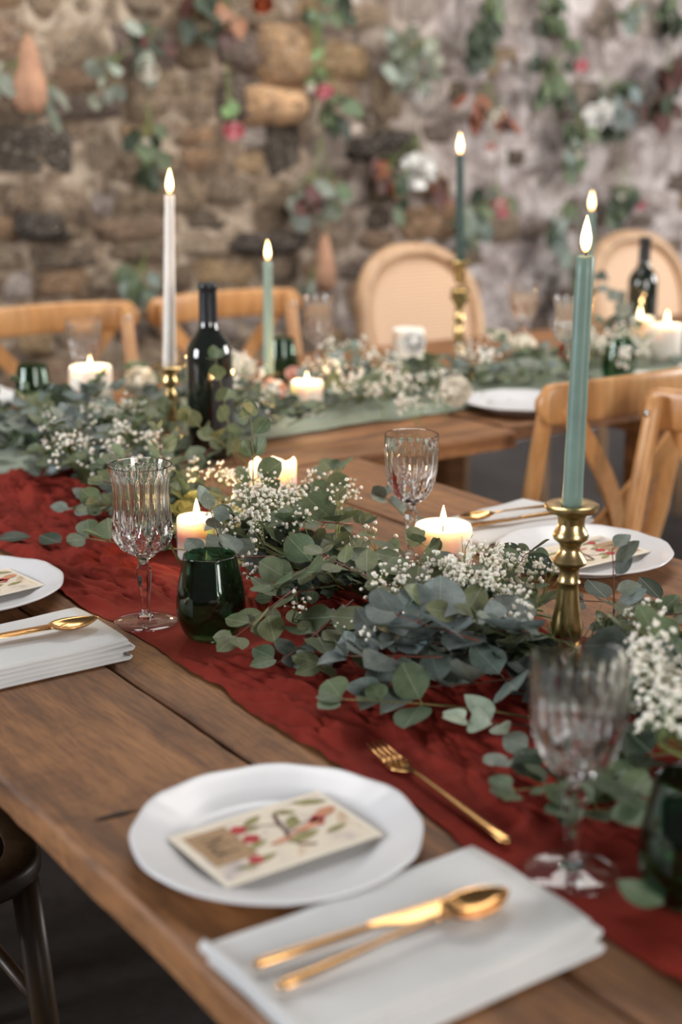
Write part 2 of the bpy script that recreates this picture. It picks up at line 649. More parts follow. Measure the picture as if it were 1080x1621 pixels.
def cane_mat():
    m, nt, p = new_mat('woven_cane')
    v = coords(nt)
    w1 = node(nt, 'ShaderNodeTexWave', Scale=26.0, bands_direction='Y')
    w2 = node(nt, 'ShaderNodeTexWave', Scale=26.0, bands_direction='Z')
    for w in (w1, w2):
        nt.links.new(v, w.inputs['Vector'])
    wv = mixc(nt, 0.5, w1.outputs[0], w2.outputs[0])
    r = ramp(nt, wv, [(0.2, S(172, 132, 98)), (0.6, S(222, 186, 152))])
    nt.links.new(r.outputs[0], p.inputs['Base Color'])
    p.inputs['Roughness'].default_value = 0.55
    bump(nt, p, wv, 0.4, 0.002)
    return m


M['cane'] = cane_mat()

# ================================================================== setting
WY = 4.75                      # face of the stone wall
floor = MB().box(-6, 10, -6, WY + 0.3, -0.1, 0.0).build('floor', M['floor'], smooth=False)
struct(floor, 'dark worn stone floor under the tables')

# flagstones where the photograph can show them would be too dark to tell apart; the floor stays one slab
wall = MB()
wall.grid(330, 110, lambda a, b: (-3.0 + 11.0 * a, WY - 0.012 + 0.03 * noise.noise(Vector((a * 60, b * 22, 3.1))) + 0.022 * noise.noise(Vector((a * 170, b * 60, 1.1))), 3.2 * (1 - b)))
wall.box(-3.0, 8.0, WY + 0.05, WY + 0.4, 0, 3.2)
wall_back = wall.build('wall_back', M['mortar'], smooth=True, sharp=50)
struct(wall_back, 'old rubble stone wall with lime mortar behind the tables')


def stone_mesh(seed, sub=4):
    """irregular block: ragged outline in the wall plane, fairly flat broken face"""
    rr = random.Random(seed)
    bm = bmesh.new()
    bmesh.ops.create_cube(bm, size=2)
    bmesh.ops.subdivide_edges(bm, edges=bm.edges[:], cuts=sub, use_grid_fill=True)
    off = Vector((rr.uniform(0, 50), rr.uniform(0, 50), rr.uniform(0, 50)))
    pw = rr.uniform(3.5, 7.0)
    tilt = (rr.uniform(-.25, .25), rr.uniform(-.25, .25))
    for q in bm.verts:
        c = q.co
        n = (abs(c.x) ** pw + abs(c.z) ** pw) ** (1 / pw) if max(abs(c.x), abs(c.z)) > .01 else 1.0
        m = max(abs(c.x), abs(c.z))
        k = (m / n if n > 1e-6 else 1.0)
        x, z = c.x * k, c.z * k
        th = Vector((x, z, 0)).normalized() if m > .01 else Vector((0, 0, 0))
        w = 1 + (0.26 * noise.noise(th * 1.4 + off) + 0.13 * noise.noise(th * 4.2 + off)) * m
        edge = smooth_edge(m)
        y = c.y * (1.0 - 0.75 * edge) + (0.30 * noise.noise(Vector((x * 1.6, z * 1.6, 0)) + off) + .16 * noise.noise(Vector((x * 4, z * 4, 0)) + off) + tilt[0] * x + tilt[1] * z) * (1 if c.y < 0 else 0)
        q.co = Vector((x * w, y, z * w))
    return MB().bm(bm).mesh('stone', M['stone'])


def smooth_edge(m):
    t = max(0.0, min(1.0, (m - .72) / .28))
    return t * t


STONES = [stone_mesh(100 + i) for i in range(14)]
OCHRE = [S(158, 126, 96), S(146, 120, 98), S(164, 136, 110), S(134, 114, 92), S(120, 100, 80), S(150, 130, 108), S(112, 96, 80), S(172, 144, 108), S(140, 122, 104), S(152, 134, 114)]
GREY = [S(158, 146, 140), S(178, 166, 160), S(140, 126, 118), S(120, 104, 96), S(190, 180, 176), S(104, 90, 82), S(150, 128, 104)]
DARK = [S(88, 74, 62), S(98, 84, 68), S(82, 74, 66)]


def build_stones():
    rs = random.Random(5)
    z = 0.22
    n = 0
    while z < 2.12:
        h = rs.uniform(0.10, 0.205)
        x = 1.42 + rs.uniform(0, 0.15)
        while x < 6.05:
            w = rs.choice((rs.uniform(0.10, 0.20), rs.uniform(0.18, 0.36)))
            split = h > 0.15 and rs.random() < 0.5
            pieces = [(x, w, z, h)] if not split else [(x, w, z, h * 0.48), (x + rs.uniform(-.02, .02), w * rs.uniform(.7, 1), z + h * 0.5, h * 0.5)]
            for (px, pw_, pz, ph) in pieces:
                limed = px > 3.7 + 0.9 * (noise.noise(Vector((px * 0.8, pz * 1.6, 7.7)))) - 0.15 * (pz - 1)
                if limed and rs.random() < 0.42:
                    continue
                o = link('stone', STONES[rs.randrange(len(STONES))], wall_back)
                o.scale = (pw_ * 0.52, rs.uniform(0.022, 0.050), ph * 0.53)
                o.location = (px + pw_ / 2, WY + 0.004 + (0.01 if limed else 0), pz + ph / 2 + rs.uniform(-.015, .015))
                o.rotation_euler = (0, rs.uniform(-.10, .10), 0)
                if rs.random() < 0.5:
                    o.scale.x *= -1
                q = rs.random()
                o.color = rs.choice(DARK) if q < 0.07 else (rs.choice(GREY) if (limed or q < 0.28) else rs.choice(OCHRE))
                n += 1
            x += w + rs.uniform(0.004, 0.022)
        z += h + rs.uniform(0.004, 0.02)
    # the pale sandstone block among the brown ones; the dark blocks paint in shaded recess holes
    for (u, v, w, h, c) in ((430, 168, .29, .145, S(222, 180, 138)), (445, 88, .27, .23, S(172, 140, 106)), (60, 358, .19, .10, S(58, 50, 44)), (420, 385, .34, .09, S(58, 48, 42)), (590, 385 - 150, .34, .10, S(54, 46, 40)), (620, 425 - 200, .2, .08, S(52, 44, 40))):
        p = aty(u, v, WY)
        o = link('stone', STONES[n % 14], wall_back, (p.x, WY - 0.02, p.z))
        o.scale = (w / 2, 0.085, h / 2)
        o.color = c
        n += 1
    return n


NSTONE = build_stones()


# ------------------------------------------------------------------ tables
def table_along(name, axis, a0, a1, b0, b1, nplank, label, seed, la=0.25):
    """axis: the way the planks run; a = along, b = across"""
    rr = random.Random(seed)
    cx, cy = ((b0 + b1) / 2, (a0 + a1) / 2) if axis == 1 else ((a0 + a1) / 2, (b0 + b1) / 2)
    root = empty(name, (cx, cy, 0), 0, label, 'table')
    mat = M['table_y'] if axis == 1 else M['table_x']
    w = (b1 - b0) / nplank
    for i in range(nplank):
        lo, hi = b0 + i * w + 0.0018, b0 + (i + 1) * w - 0.0018
        dz = rr.uniform(-0.0012, 0.0)
        mb = MB()
        n = 110

        def edge(s, side, ph=rr.uniform(0, 40)):
            return 0.0022 * noise.noise(Vector((s * 9, side * 7.3, ph))) + 0.0016 * noise.noise(Vector((s * 40, side * 3.3, ph)))
        T = 0.034
        prof = [(0.0, -T), (0.0, -0.004), (0.0035, 0.0), (None, 0.0), (1.0, -0.004), (1.0, -T)]
        rows = []
        for k in range(n + 1):
            s = k / n
            al = a0 + (a1 - a0) * s
            l, h = lo + edge(al, 0), hi + edge(al, 1)
            cs = [(l, TZ - T), (l, TZ - 0.005), (l + 0.004, TZ), (h - 0.004, TZ), (h, TZ - 0.005), (h, TZ - T)]
            row = []
            for (bb, z) in cs:
                row.append(len(mb.v))
                p = (bb - cx, al - cy, z + dz) if axis == 1 else (al - cx, bb - cy, z + dz)
                mb.v.append(p)
            rows.append(row)
        for A, B in zip(rows, rows[1:]):
            for q in range(6):
                q2 = (q + 1) % 6
                mb.f.append((A[q], B[q], B[q2], A[q2]) if axis == 1 else (A[q], A[q2], B[q2], B[q]))
        mb.f.append(tuple(rows[0]))
        mb.f.append(tuple(reversed(rows[-1])))
        mb.build('plank', mat, root, smooth=False)
    # trestle frame under the top
    top = TZ - 0.036
    ins = 0.10
    aa0, aa1, bb0, bb1 = a0 + la, a1 - la, b0 + ins, b1 - ins

    def pbox(nm, al0, al1, bl0, bl1, z0, z1):
        if axis == 1:
            MB().box(bl0 - cx, bl1 - cx, al0 - cy, al1 - cy, z0, z1, bev=0.003).build(nm, M['table_y'], root, smooth=False)
        else:
            MB().box(al0 - cx, al1 - cx, bl0 - cy, bl1 - cy, z0, z1, bev=0.003).build(nm, M['table_x'], root, smooth=False)
    for b in (bb0, bb1 - 0.03):
        pbox('apron', aa0, aa1, b, b + 0.03, top - 0.07, top)
    for a in (aa0, aa1 - 0.03):
        pbox('apron', a, a + 0.03, bb0 + 0.03, bb1 - 0.03, top - 0.07, top)
    for a in (aa0 + 0.03, aa1 - 0.10):
        for b in (bb0 + 0.03, bb1 - 0.10):
            pbox('leg', a, a + 0.07, b, b + 0.07, 0.0, top)
    return root


X0, X1 = 0.463, 1.585
table_along('dining_table', 1, -0.9, 2.196, X0, X1, 5, 'long oak plank dining table with the rust red runner, nearest the camera', 1, 0.08)
table_along('dining_table', 0, -0.8, 1.998, 2.204, 3.304, 5, 'oak plank table with the sage green runner, crossing behind the red runner table', 2)
table_along('dining_table', 0, 2.016, 4.70, 2.262, 3.362, 5, 'oak plank table at right, in front of the oval cane chairs', 3, 0.55)

def board_mark(table, u0, v0, u1, v1, w):  # flat dark lens-shaped mark laid on the table top
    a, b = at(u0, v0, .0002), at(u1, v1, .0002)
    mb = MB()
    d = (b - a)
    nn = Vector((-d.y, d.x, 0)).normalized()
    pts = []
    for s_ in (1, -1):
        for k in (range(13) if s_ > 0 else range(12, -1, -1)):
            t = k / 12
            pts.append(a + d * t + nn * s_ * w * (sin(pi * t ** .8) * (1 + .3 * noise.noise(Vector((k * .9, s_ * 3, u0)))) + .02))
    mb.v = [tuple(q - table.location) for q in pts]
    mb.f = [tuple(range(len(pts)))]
    return mb.build('board_mark', M['split'], table, smooth=False)


M['split'] = plain('dark_board_mark', S(34, 22, 14), 0.8, vary=0.3, vscale=60)  # dark brown of the flat marks on the boards
TAB = [o for o in COL.objects if o.name == 'dining_table'][0]
board_mark(TAB, 148, 1298, 222, 1280, .0035)
board_mark(TAB, 46, 1076, 66, 1072, .0018)
board_mark(TAB, 66, 1064, 76, 1061, .0012)

# things that stand on the tables: (x, y, radius, top) - leaves and folds keep clear of them
OBST = []
FLAT = []


def stand(p, r, h, flat=None):
    OBST.append((p[0], p[1], r, TZ + h))
    FLAT.append((p[0], p[1], flat or r + 0.012))


GL_A = Vector((0.792, 1.572, 0))
GL_C = Vector((0.793, 0.787, 0))
GL_B = Vector((1.246, 1.600, 0))
TU_D = Vector((0.836, 1.478, 0))
TU_E = Vector((0.842, 0.700, 0))
CS_T4 = Vector((1.124, 1.142, 0))
for p, r, h in ((GL_A, .043, .22), (GL_C, .044, .21), (GL_B, .044, .20), (TU_D, .046, .11), (TU_E, .046, .11), (CS_T4, .048, .2)):
    stand(p, r, h)
PILLARS = [  # x, y, r, h, flame, style
    (1.206, 1.475, 0.0405, 0.088),
    (0.992, 1.790, 0.0300, 0.062),
    (1.192, 1.895, 0.0385, 0.098),
    (1.317, 2.835, 0.0465, 0.118),
    (1.735, 2.610, 0.0360, 0.075),
    (2.940, 2.655, 0.0430, 0.105),
    (3.020, 2.830, 0.0400, 0.100),
    (2.290, 2.960, 0.0420, 0.110),
]
for (x, y, r, h) in PILLARS:
    stand((x, y), r + 0.002, h)
T1 = at(272, 700); T2 = Vector((1.716, 2.74, TZ)); T3 = at(725, 600); T5 = Vector((2.805, 2.825, TZ))
W1 = at(335, 722); W2 = Vector((3.10, 2.90, TZ))
for p, r, h in ((T1, .03, .16), (T2, .03, .12), (T3, .04, .27), (T5, .03, .2), (W1, .043, .33), (W2, .041, .33)):
    stand(p, r, h)


def smooth01(t):
    t = max(0.0, min(1.0, t))
    return t * t * (3 - 2 * t)


def flat_mask(x, y):
    m = 1.0
    for (px, py, r) in FLAT:
        d = sqrt((x - px) ** 2 + (y - py) ** 2)
        if d < r + 0.05:
            m = min(m, smooth01((d - r) / 0.05))
    return m


def ridge(v):
    return 1.0 - abs(noise.noise(v)) * 2.0


def runner(name, mat, along, a0, a1, b0, b1, na, nb, label, amp=1.0, seed=0.0):
    mb = MB()

    def fn(s, t):
        al = a0 + (a1 - a0) * s
        e0 = b0 + 0.022 * noise.noise(Vector((al * 2.3, 3.0 + seed, 0))) + 0.008 * noise.noise(Vector((al * 11, 9.0 + seed, 0)))
        e1 = b1 + 0.022 * noise.noise(Vector((al * 2.3, 13.0 + seed, 0))) + 0.008 * noise.noise(Vector((al * 11, 19.0 + seed, 0)))
        ac = e0 + (e1 - e0) * t
        wx, wy = ac + 0.030 * noise.noise(Vector((ac * 4, al * 4, seed))), al
        # long folds running with the cloth, shorter slanting crumples across them
        wx += 0.012 * noise.noise(Vector((ac * 11, al * 9, seed + 20)))
        wy += 0.014 * noise.noise(Vector((ac * 9, al * 11, seed + 24)))
        h = 0.011 * abs(noise.noise(Vector((wx * 9 + al * 1.6, wy * 2.4, seed))))
        h += 0.017 * abs(noise.noise(Vector((wx * 24 - al * 4.5, wy * 6.0, seed + 4))))
        h += 0.013 * abs(noise.noise(Vector((wx * 46 + al * 10, wy * 14, seed + 8))))
        h += 0.0050 * abs(noise.noise(Vector((wx * 95 - al * 16, wy * 34, seed + 12))))
        edge = smooth01(min(t, 1 - t) / 0.06)
        x, y = (ac, al) if along == 1 else (al, ac)
        h = 0.0012 + amp * h * (0.35 + 0.65 * edge) * flat_mask(x, y)
        x += 0.003 * noise.noise(Vector((x * 40, y * 40, 2 + seed)))
        return (x, y, TZ + h)
    mb.grid(na, nb, fn)
    o = mb.build(name, mat)
    tag(o, label, 'table runner')
    return o


# napkin ends reach the edge of the cloth
for k in range(7):
    FLAT.append((0.745, 0.70 + 0.024 * k, 0.03))
    FLAT.append((0.735, 1.48 + 0.024 * k, 0.03))
# fork lying on the red cloth: keep its bed flat
FORK_A, FORK_B = at(806, 1337, .006), at(593, 1183, .006)
for k in range(9):
    q = FORK_A.lerp(FORK_B, k / 8)
    FLAT.append((q.x, q.y, 0.010))
runner('table_runner', M['red_cloth'], 1, 0.30, 2.43, 0.752, 1.215, 700, 190, 'crumpled rust red chiffon runner under the nearest eucalyptus garland', 1.0, 0.0)
runner('table_runner', M['sage_cloth'], 0, 0.70, 3.9, 2.445, 2.905, 300, 60, 'pale sage green chiffon runner on the table behind', 0.8, 31.0)


# ------------------------------------------------------------------ chairs
def cross_chair(label, loc, rz, mat, group=None, cat='chair', wide=1.0):
    """faces local +X, back at -X; seat 0.46 m"""
    root = empty('cross_back_chair', (loc[0], loc[1], 0), rz, label, cat, group)
    W = 0.205
    root.scale.y = wide
    lean = lambda z: -0.185 - 0.075 * max(0, (z - 0.46) / 0.42) ** 1.15 - 0.05 * max(0, (0.46 - z) / 0.46) ** 1.5
    # seat: rounded wooden ring and woven pad
    ring, n = [], 40

    def outline(th, k=1.0):
        c, s = cos(th), sin(th)
        e = 0.55
        x = 0.215 * k * (abs(c) ** e) * (1 if c >= 0 else -1)
        y = (0.215 + 0.018 * (1 if c > 0 else -0.6) * abs(c)) * k * (abs(s) ** e) * (1 if s >= 0 else -1)
        return x, y
    mb = MB()
    rows = []
    for (k, z) in ((0.80, 0.444), (0.98, 0.436), (1.0, 0.446), (1.0, 0.460), (0.975, 0.468), (0.82, 0.468), (0.80, 0.462)):
        row = []
        for i in range(n):
            x, y = outline(2 * pi * i / n, k)
            row.append(len(mb.v)); mb.v.append((x, y, z))
        rows.append(row)
    for A, B in zip(rows, rows[1:] + rows[:1]):
        for i in range(n):
            j = (i + 1) % n
            mb.f.append((A[i], A[j], B[j], B[i]))
    mb.build('seat_frame', mat, root)
    mb = MB()
    rows = []
    for (k, z) in ((0.815, 0.446), (0.815, 0.464), (0.6, 0.466), (0.3, 0.463), (0.05, 0.461)):
        row = []
        for i in range(n):
            x, y = outline(2 * pi * i / n, k)
            row.append(len(mb.v)); mb.v.append((x, y, z))
        rows.append(row)
    for A, B in zip(rows, rows[1:]):
        for i in range(n):
            j = (i + 1) % n
            mb.f.append((A[i], A[j], B[j], B[i]))
    mb.f.append(tuple(rows[-1])); mb.f.append(tuple(reversed(rows[0])))
    mb.build('woven_seat', M['cane'] if mat is not M['dark_wood'] else M['dark_wood'], root)
    for s in (-1, 1):
        zs = [0.0, 0.12, 0.25, 0.38, 0.46, 0.55, 0.65, 0.75, 0.83, 0.865, 0.872]
        rad = [0.014, 0.0165, 0.018, 0.019, 0.019, 0.019, 0.0185, 0.018, 0.0175, 0.015, 0.008]
        MB().tube([(lean(z), s * (W * (1 if z > .5 else .92) + 0.012 * max(0, (0.46 - z) / 0.46)), z) for z in zs], rad, 12).build('rear_leg', mat, root)
        MB().tube([(0.165 + 0.03 * (1 - z / .44), s * (0.18 + 0.012 * (1 - z / .44)), z) for z in (0.0, 0.1, 0.25, 0.44)], [0.013, 0.0165, 0.0185, 0.019], 12).build('front_leg', mat, root)
        MB().tube([(0.178, s * 0.186, 0.2), (-0.20, s * 0.188, 0.2)], 0.010, 8).build('stretcher', mat, root)
    MB().tube([(0.18, -0.186, 0.25), (0.18, 0.186, 0.25)], 0.010, 8).build('stretcher', mat, root)
    # steam-bent top rail, on the outer side of the posts
    def rail(s, t):
        y = (s - 0.5) * 2
        yy = y * 0.250
        endr = smooth01((1 - abs(y)) / 0.09)
        zc, hh = 0.838 + 0.006 * (1 - y * y), 0.0425 * (0.35 + 0.65 * sqrt(max(0, endr)))
        xo = -0.275 - 0.040 * (1 - y * y)
        th = 2 * pi * t
        return (xo - 0.03 * (0) + 0.0125 * cos(th) * (abs(cos(th)) ** -0.35 if abs(cos(th)) > 1e-6 else 0), yy, zc + hh * sin(th) * (abs(sin(th)) ** -0.45 if abs(sin(th)) > 1e-6 else 0))
    mb = MB()
    mb.grid(36, 20, rail)
    for i0 in (0, 36):
        ids = [i0 * 21 + j for j in range(20)]
        mb.f.append(tuple(ids if i0 == 0 else reversed(ids)))
    mb.build('top_rail', mat, root)
    # crossed braces
    for s in (-1, 1):
        pts = []
        for k in range(13):
            f = k / 12
            z = 0.835 - 0.36 * f
            y = s * (0.205 - 0.285 * f)
            x = lean(z) - 0.040 * (1 - f) - 0.035 * sin(pi * f) - (0.008 if s > 0 else -0.006) * sin(pi * f) - 0.012
            pts.append(Vector((x, y, z)))
        mb = MB()
        rows = []
        for k, p in enumerate(pts):
            t = (pts[min(k + 1, 12)] - pts[max(k - 1, 0)]).normalized()
            side = Vector((1, 0, 0)).cross(t).normalized()
            w = 0.020 if 0 < k < 12 else 0.013
            row = []
            for (a, b) in ((-1, -1), (1, -1), (1, 1), (-1, 1)):
                row.append(len(mb.v)); mb.v.append(tuple(p + side * w * a + Vector((1, 0, 0)) * 0.0055 * b))
            rows.append(row)
        for A, B in zip(rows, rows[1:]):
            for q in range(4):
                mb.f.append((A[q], A[(q + 1) % 4], B[(q + 1) % 4], B[q]))
        mb.f.append(tuple(reversed(rows[0]))); mb.f.append(tuple(rows[-1]))
        br = mb.build('cross_brace', mat, root, smooth=False)
        for (dx, nm) in ((-1, 'bolt'),):
            b = MB().lathe([(0, 0), (0.007, 0.0), (0.006, 0.003), (0, 0.0042)], 12)
            b.build('bolt', M['steel'], br, pts[1] + Vector((-0.0055, 0, 0)), (0, -pi / 2, 0))
        MB().lathe([(0, 0), (0.008, 0.0), (0.007, 0.003), (0, 0.005)], 12).build('bolt', M['steel'], root, (lean(0.838) + 0.0165, s * W, 0.838), (0, pi / 2, 0))
    MB().tube([(-0.185, -W, 0.475), (-0.19, 0, 0.475), (-0.185, W, 0.475)], 0.012, 8).build('back_bar', mat, root)
    return root


H = M['bench']
FARG = None
cross_chair('honey wood cross-back chair cut off by the left frame edge, behind the far table', (1.647, 3.51), -pi / 2, H, wide=1.08)
cross_chair('honey wood cross-back chair facing us behind the wine bottle and pale green taper', (2.225, 3.52), -pi / 2, H, wide=1.08)
cross_chair('honey wood cross-back chair with its back to us, right of the tall sage taper', (2.165, 2.325), pi / 2, H)
cross_chair('honey wood cross-back chair at the right frame edge, drawn up to the nearest table', (1.800, 1.670), pi, H)
cross_chair('dark wooden chair with rounded seat in the lower left corner', (0.44, 1.75), 0, M['dark_wood'])


def oval_chair(label, loc, rz):
    root = empty('cane_back_chair', (loc[0], loc[1], 0), rz, label, 'chair', 'oval cane back chairs')
    a, b, zc, xb = 0.272, 0.272, 0.72, -0.235
    n = 48
    e = 0.86

    def el(th, k):
        c, s = cos(th), sin(th)
        y = a * k * (abs(c) ** e) * (1 if c >= 0 else -1)
        z = b * k * (abs(s) ** e) * (1 if s >= 0 else -1)
        return Vector((xb - 0.14 * (z / b) * 0.45 + 0.016 * (y / a) ** 2, y, zc + z))
    mb = MB()
    rows = []
    for (k, d) in ((0.84, 0.014), (0.88, 0.024), (0.96, 0.022), (1.0, 0.008), (1.0, -0.014), (0.96, -0.022), (0.88, -0.02), (0.84, -0.012)):
        row = []
        for i in range(n):
            p = el(2 * pi * i / n, k) + Vector((d, 0, 0))
            row.append(len(mb.v)); mb.v.append(tuple(p))
        rows.append(row)
    for A, B in zip(rows, rows[1:] + rows[:1]):
        for i in range(n):
            j = (i + 1) % n
            mb.f.append((A[i], A[j], B[j], B[i]))
    mb.build('back_frame', M['limed'], root)
    mb = MB()
    rows = []
    for (k, d) in ((0.85, -0.004), (0.85, 0.004), (0.7, 0.004), (0.55, 0.004), (0.4, 0.004), (0.25, 0.004), (0.12, 0.004), (0.02, 0.004)):
        row = []
        for i in range(n):
            row.append(len(mb.v)); mb.v.append(tuple(el(2 * pi * i / n, k) + Vector((d, 0, 0))))
        rows.append(row)
    for A, B in zip(rows, rows[1:]):
        for i in range(n):
            j = (i + 1) % n
            mb.f.append((A[i], A[j], B[j], B[i]))
    mb.f.append(tuple(rows[-1])); mb.f.append(tuple(reversed(rows[0])))
    mb.build('cane_panel', M['cane'], root)
    for s in (-1, 1):
        MB().tube([(-0.20, s * 0.19, 0.0), (-0.205, s * 0.19, 0.25), (-0.21, s * 0.185, 0.44), (-0.215, s * 0.17, 0.56)], [0.014, 0.02, 0.022, 0.018], 10).build('rear_leg', M['limed'], root)
        MB().tube([(0.20, s * 0.20, 0.0), (0.195, s * 0.2, 0.2), (0.19, s * 0.2, 0.41)], [0.012, 0.018, 0.024], 10).build('front_leg', M['limed'], root)
    MB().box(-0.23, 0.23, -0.23, 0.23, 0.40, 0.445, bev=0.015).build('seat_frame', M['limed'], root)
    MB().box(-0.21, 0.215, -0.215, 0.215, 0.446, 0.485, bev=0.018).build('cushion', M['linen'], root)
    return root


oval_chair('oval cane back chair standing behind the tall brass candlestick', (3.03, 3.62), -pi / 2)
oval_chair('oval cane back chair at right, behind the second wine bottle', (4.10, 3.62), -pi / 2)


# ================================================================== tableware
def plate_mesh():
    def mod(r, z, th):
        k = max(0.0, (r - 0.085) / 0.045)
        f = 0.55 * cos(12 * th) + 0.45 * cos(6 * th + 0.5)
        crease = max(0.0, cos(6 * th)) ** 14
        return r * (1 + 0.011 * k * f), z + k * (0.0009 * f - 0.0011 * crease * (1 - abs(2 * k - 1) * 0.5))
    prof = [(0, 0.003), (0.074, 0.003), (0.077, 0.0), (0.081, 0.0), (0.084, 0.003), (0.105, 0.011), (0.128, 0.0195), (0.1338, 0.0222), (0.1350, 0.0238), (0.1338, 0.0252),
            (0.129, 0.0240), (0.118, 0.0205), (0.105, 0.0160), (0.095, 0.0125), (0.089, 0.0090), (0.083, 0.0070), (0.07, 0.0064), (0, 0.006)]
    prof = [(r * .962, z * .93) for r, z in prof]
    return MB().lathe(prof, 120, mod).mesh('dinner_plate', M['porcelain'])


PLATE = plate_mesh()


def plate(x, y, label, rz=0.0, group='white scalloped plates'):
    o = link('dinner_plate', PLATE, None, (x, y, TZ + 0.0003), (0, 0, rz))
    tag(o, label, 'plate', group)
    return o


PL_F, PL_L, PL_R = (0.609, 0.968), (0.640, 1.800), (1.447, 1.442)
plate(*PL_F, 'white scalloped dinner plate nearest us, with a fruit picture card on it')
plate(*PL_L, 'white scalloped dinner plate cut off by the left frame edge', 0.3)
plate(*PL_R, 'white scalloped dinner plate at right, behind the brass candlestick', 0.7)
plate(2.17, 2.385, 'white plate on the far table, just left of the chair with its back to us', 0.2)
plate(2.90, 2.398, 'white plate on the far table, seen over the back of the turned chair', 0.4)


def lens(mb, cx, cy, l, w, ang, z, n=10):
    pts = []
    for i in range(n + 1):
        t = i / n
        pts.append((t * l - l / 2, w / 2 * sin(pi * t) ** 0.8))
    for i in range(n - 1, 0, -1):
        t = i / n
        pts.append((t * l - l / 2, -w / 2 * sin(pi * t) ** 0.8))
    c, s = cos(ang), sin(ang)
    base = len(mb.v)
    for (x, y) in pts:
        mb.v.append((cx + x * c - y * s, cy + x * s + y * c, z))
    mb.f.append(tuple(range(base, base + len(pts))))


def ribbon(mb, pts, w, z):
    pts = [Vector((p[0], p[1], 0)) for p in pts]
    base = len(mb.v)
    for i, p in enumerate(pts):
        t = (pts[min(i + 1, len(pts) - 1)] - pts[max(i - 1, 0)]).normalized()
        nn = Vector((-t.y, t.x, 0)) * (w / 2 if not hasattr(w, '__len__') else w[i] / 2)
        for q in (p - nn, p + nn):
            mb.v.append((q.x, q.y, z))
    for i in range(len(pts) - 1):
        mb.f.append((base + 2 * i, base + 2 * i + 2, base + 2 * i + 3, base + 2 * i + 1))


def picture_card(x, y, z, rz, label, tilt=0.0):
    """0.16 x 0.104 m card, long side on local X; kraft name tag at the -X end"""
    root = empty('place_card', (x, y, z), rz, label, 'card', 'illustrated place cards')
    root.rotation_euler = (tilt, 0, rz)
    MB().box(-0.080, 0.080, -0.052, 0.052, 0, 0.0012).build('card_sheet', M['card'], root, smooth=False)
    zz = 0.00135
    mb = MB()
    mb.grid(1, 1, lambda a, b: (-0.0745 + 0.149 * a, -0.0465 + 0.093 * b, zz))
    m, nt, p = (None, None, None)
    mb.build('picture_ground', M['card_print'], root, smooth=False)
    mb = MB()
    mb.grid(1, 1, lambda a, b: (-0.071 + 0.042 * a, -0.020 + 0.060 * b, zz + 0.0002))
    nt_ = mb.build('name_tag', M['kraft'], root, smooth=False)
    # handwritten name, read along -Y with its foot at -X
    ink = MB()

    def stroke(pts):
        ribbon(ink, [(-0.063 + 0.024 * b, 0.029 - 0.038 * a) for (a, b) in pts], 0.0016, zz + 0.0004)
    stroke([(0.05, 0.05), (0.12, 0.5), (0.16, 0.95)])
    stroke([(0.16, 0.95), (0.25, 0.45), (0.32, 0.05)])
    stroke([(0.32, 0.05), (0.38, 0.55), (0.44, 1.0)])
    stroke([(0.48, 0.45), (0.49, 0.2), (0.53, 0.06), (0.57, 0.2)])
    stroke([(0.74, 0.45), (0.68, 0.5), (0.62, 0.35), (0.63, 0.12), (0.70, 0.06), (0.76, 0.2)])
    stroke([(0.80, 0.05), (0.83, 0.5), (0.88, 1.0)])
    stroke([(0.98, 0.5), (0.84, 0.28), (0.92, 0.14), (1.0, 0.04)])
    ink.build('handwriting', M['ink'], nt_, smooth=False)
    g, br, rd, pe = MB(), MB(), MB(), MB()
    z1 = zz + 0.00025
    ribbon(br, [(0.006, -0.012), (0.012, 0.0), (0.014, 0.016), (0.020, 0.034)], 0.0045, z1)
    ribbon(br, [(0.012, 0.0), (0.030, 0.006), (0.052, 0.004)], 0.002, z1)
    ribbon(br, [(0.014, 0.014), (0.0, 0.022), (-0.012, 0.026)], 0.002, z1)
    ribbon(br, [(0.006, -0.012), (0.010, -0.026), (0.022, -0.034)], 0.004, z1)
    ribbon(br, [(-0.036, 0.012), (-0.024, 0.02), (-0.012, 0.026)], 0.0012, z1)
    for (cx, cy, l, w, a) in ((-0.004, 0.034, .026, .009, .4), (0.030, 0.032, .022, .009, -.5), (0.060, 0.036, .034, .010, -.45), (0.026, 0.012, .026, .013, .9), (-0.022, -0.006, .024, .008, .3),
                              (0.020, -0.016, .036, .012, .15), (-0.030, -0.030, .030, .008, .2), (0.052, -0.020, .026, .008, .2), (-0.014, 0.022, .02, .007, -.2), (-0.05, -0.034, .022, .007, -.3)):
        lens(g, cx, cy, l, w, a, z1 + 0.0001)
    for (cx, cy, r) in ((-0.022, 0.026, .0085), (-0.021, 0.006, .0090), (-0.037, -0.028, .0078), (0.044, 0.0, .0085)):
        c1 = MB()
        lens(c1, cx, cy, 2 * r, 2 * r * 0.9, 0.2, z1 + 0.0002, 12)
        c1.build('printed_cherry', M['print_red'], root, smooth=False)
    lens(rd, 0.050, 0.006, 0.026, 0.012, 0.5, z1 + 0.0002)
    lens(pe, 0.062, 0.012, 0.026, 0.014, 0.3, z1 + 0.0003)
    lens(pe, 0.030, -0.004, 0.040, 0.008, 0.15, z1 + 0.0003)
    lens(pe, 0.0, -0.012, 0.028, 0.007, 0.1, z1 + 0.0003)
    g.build('printed_leaves', M['print_green'], root, smooth=False)
    br.build('printed_branch', M['print_brown'], root, smooth=False)
    rd.build('printed_wing', M['print_red'], root, smooth=False)
    pe.build('printed_bird', M['print_peach'], root, smooth=False)
    return root


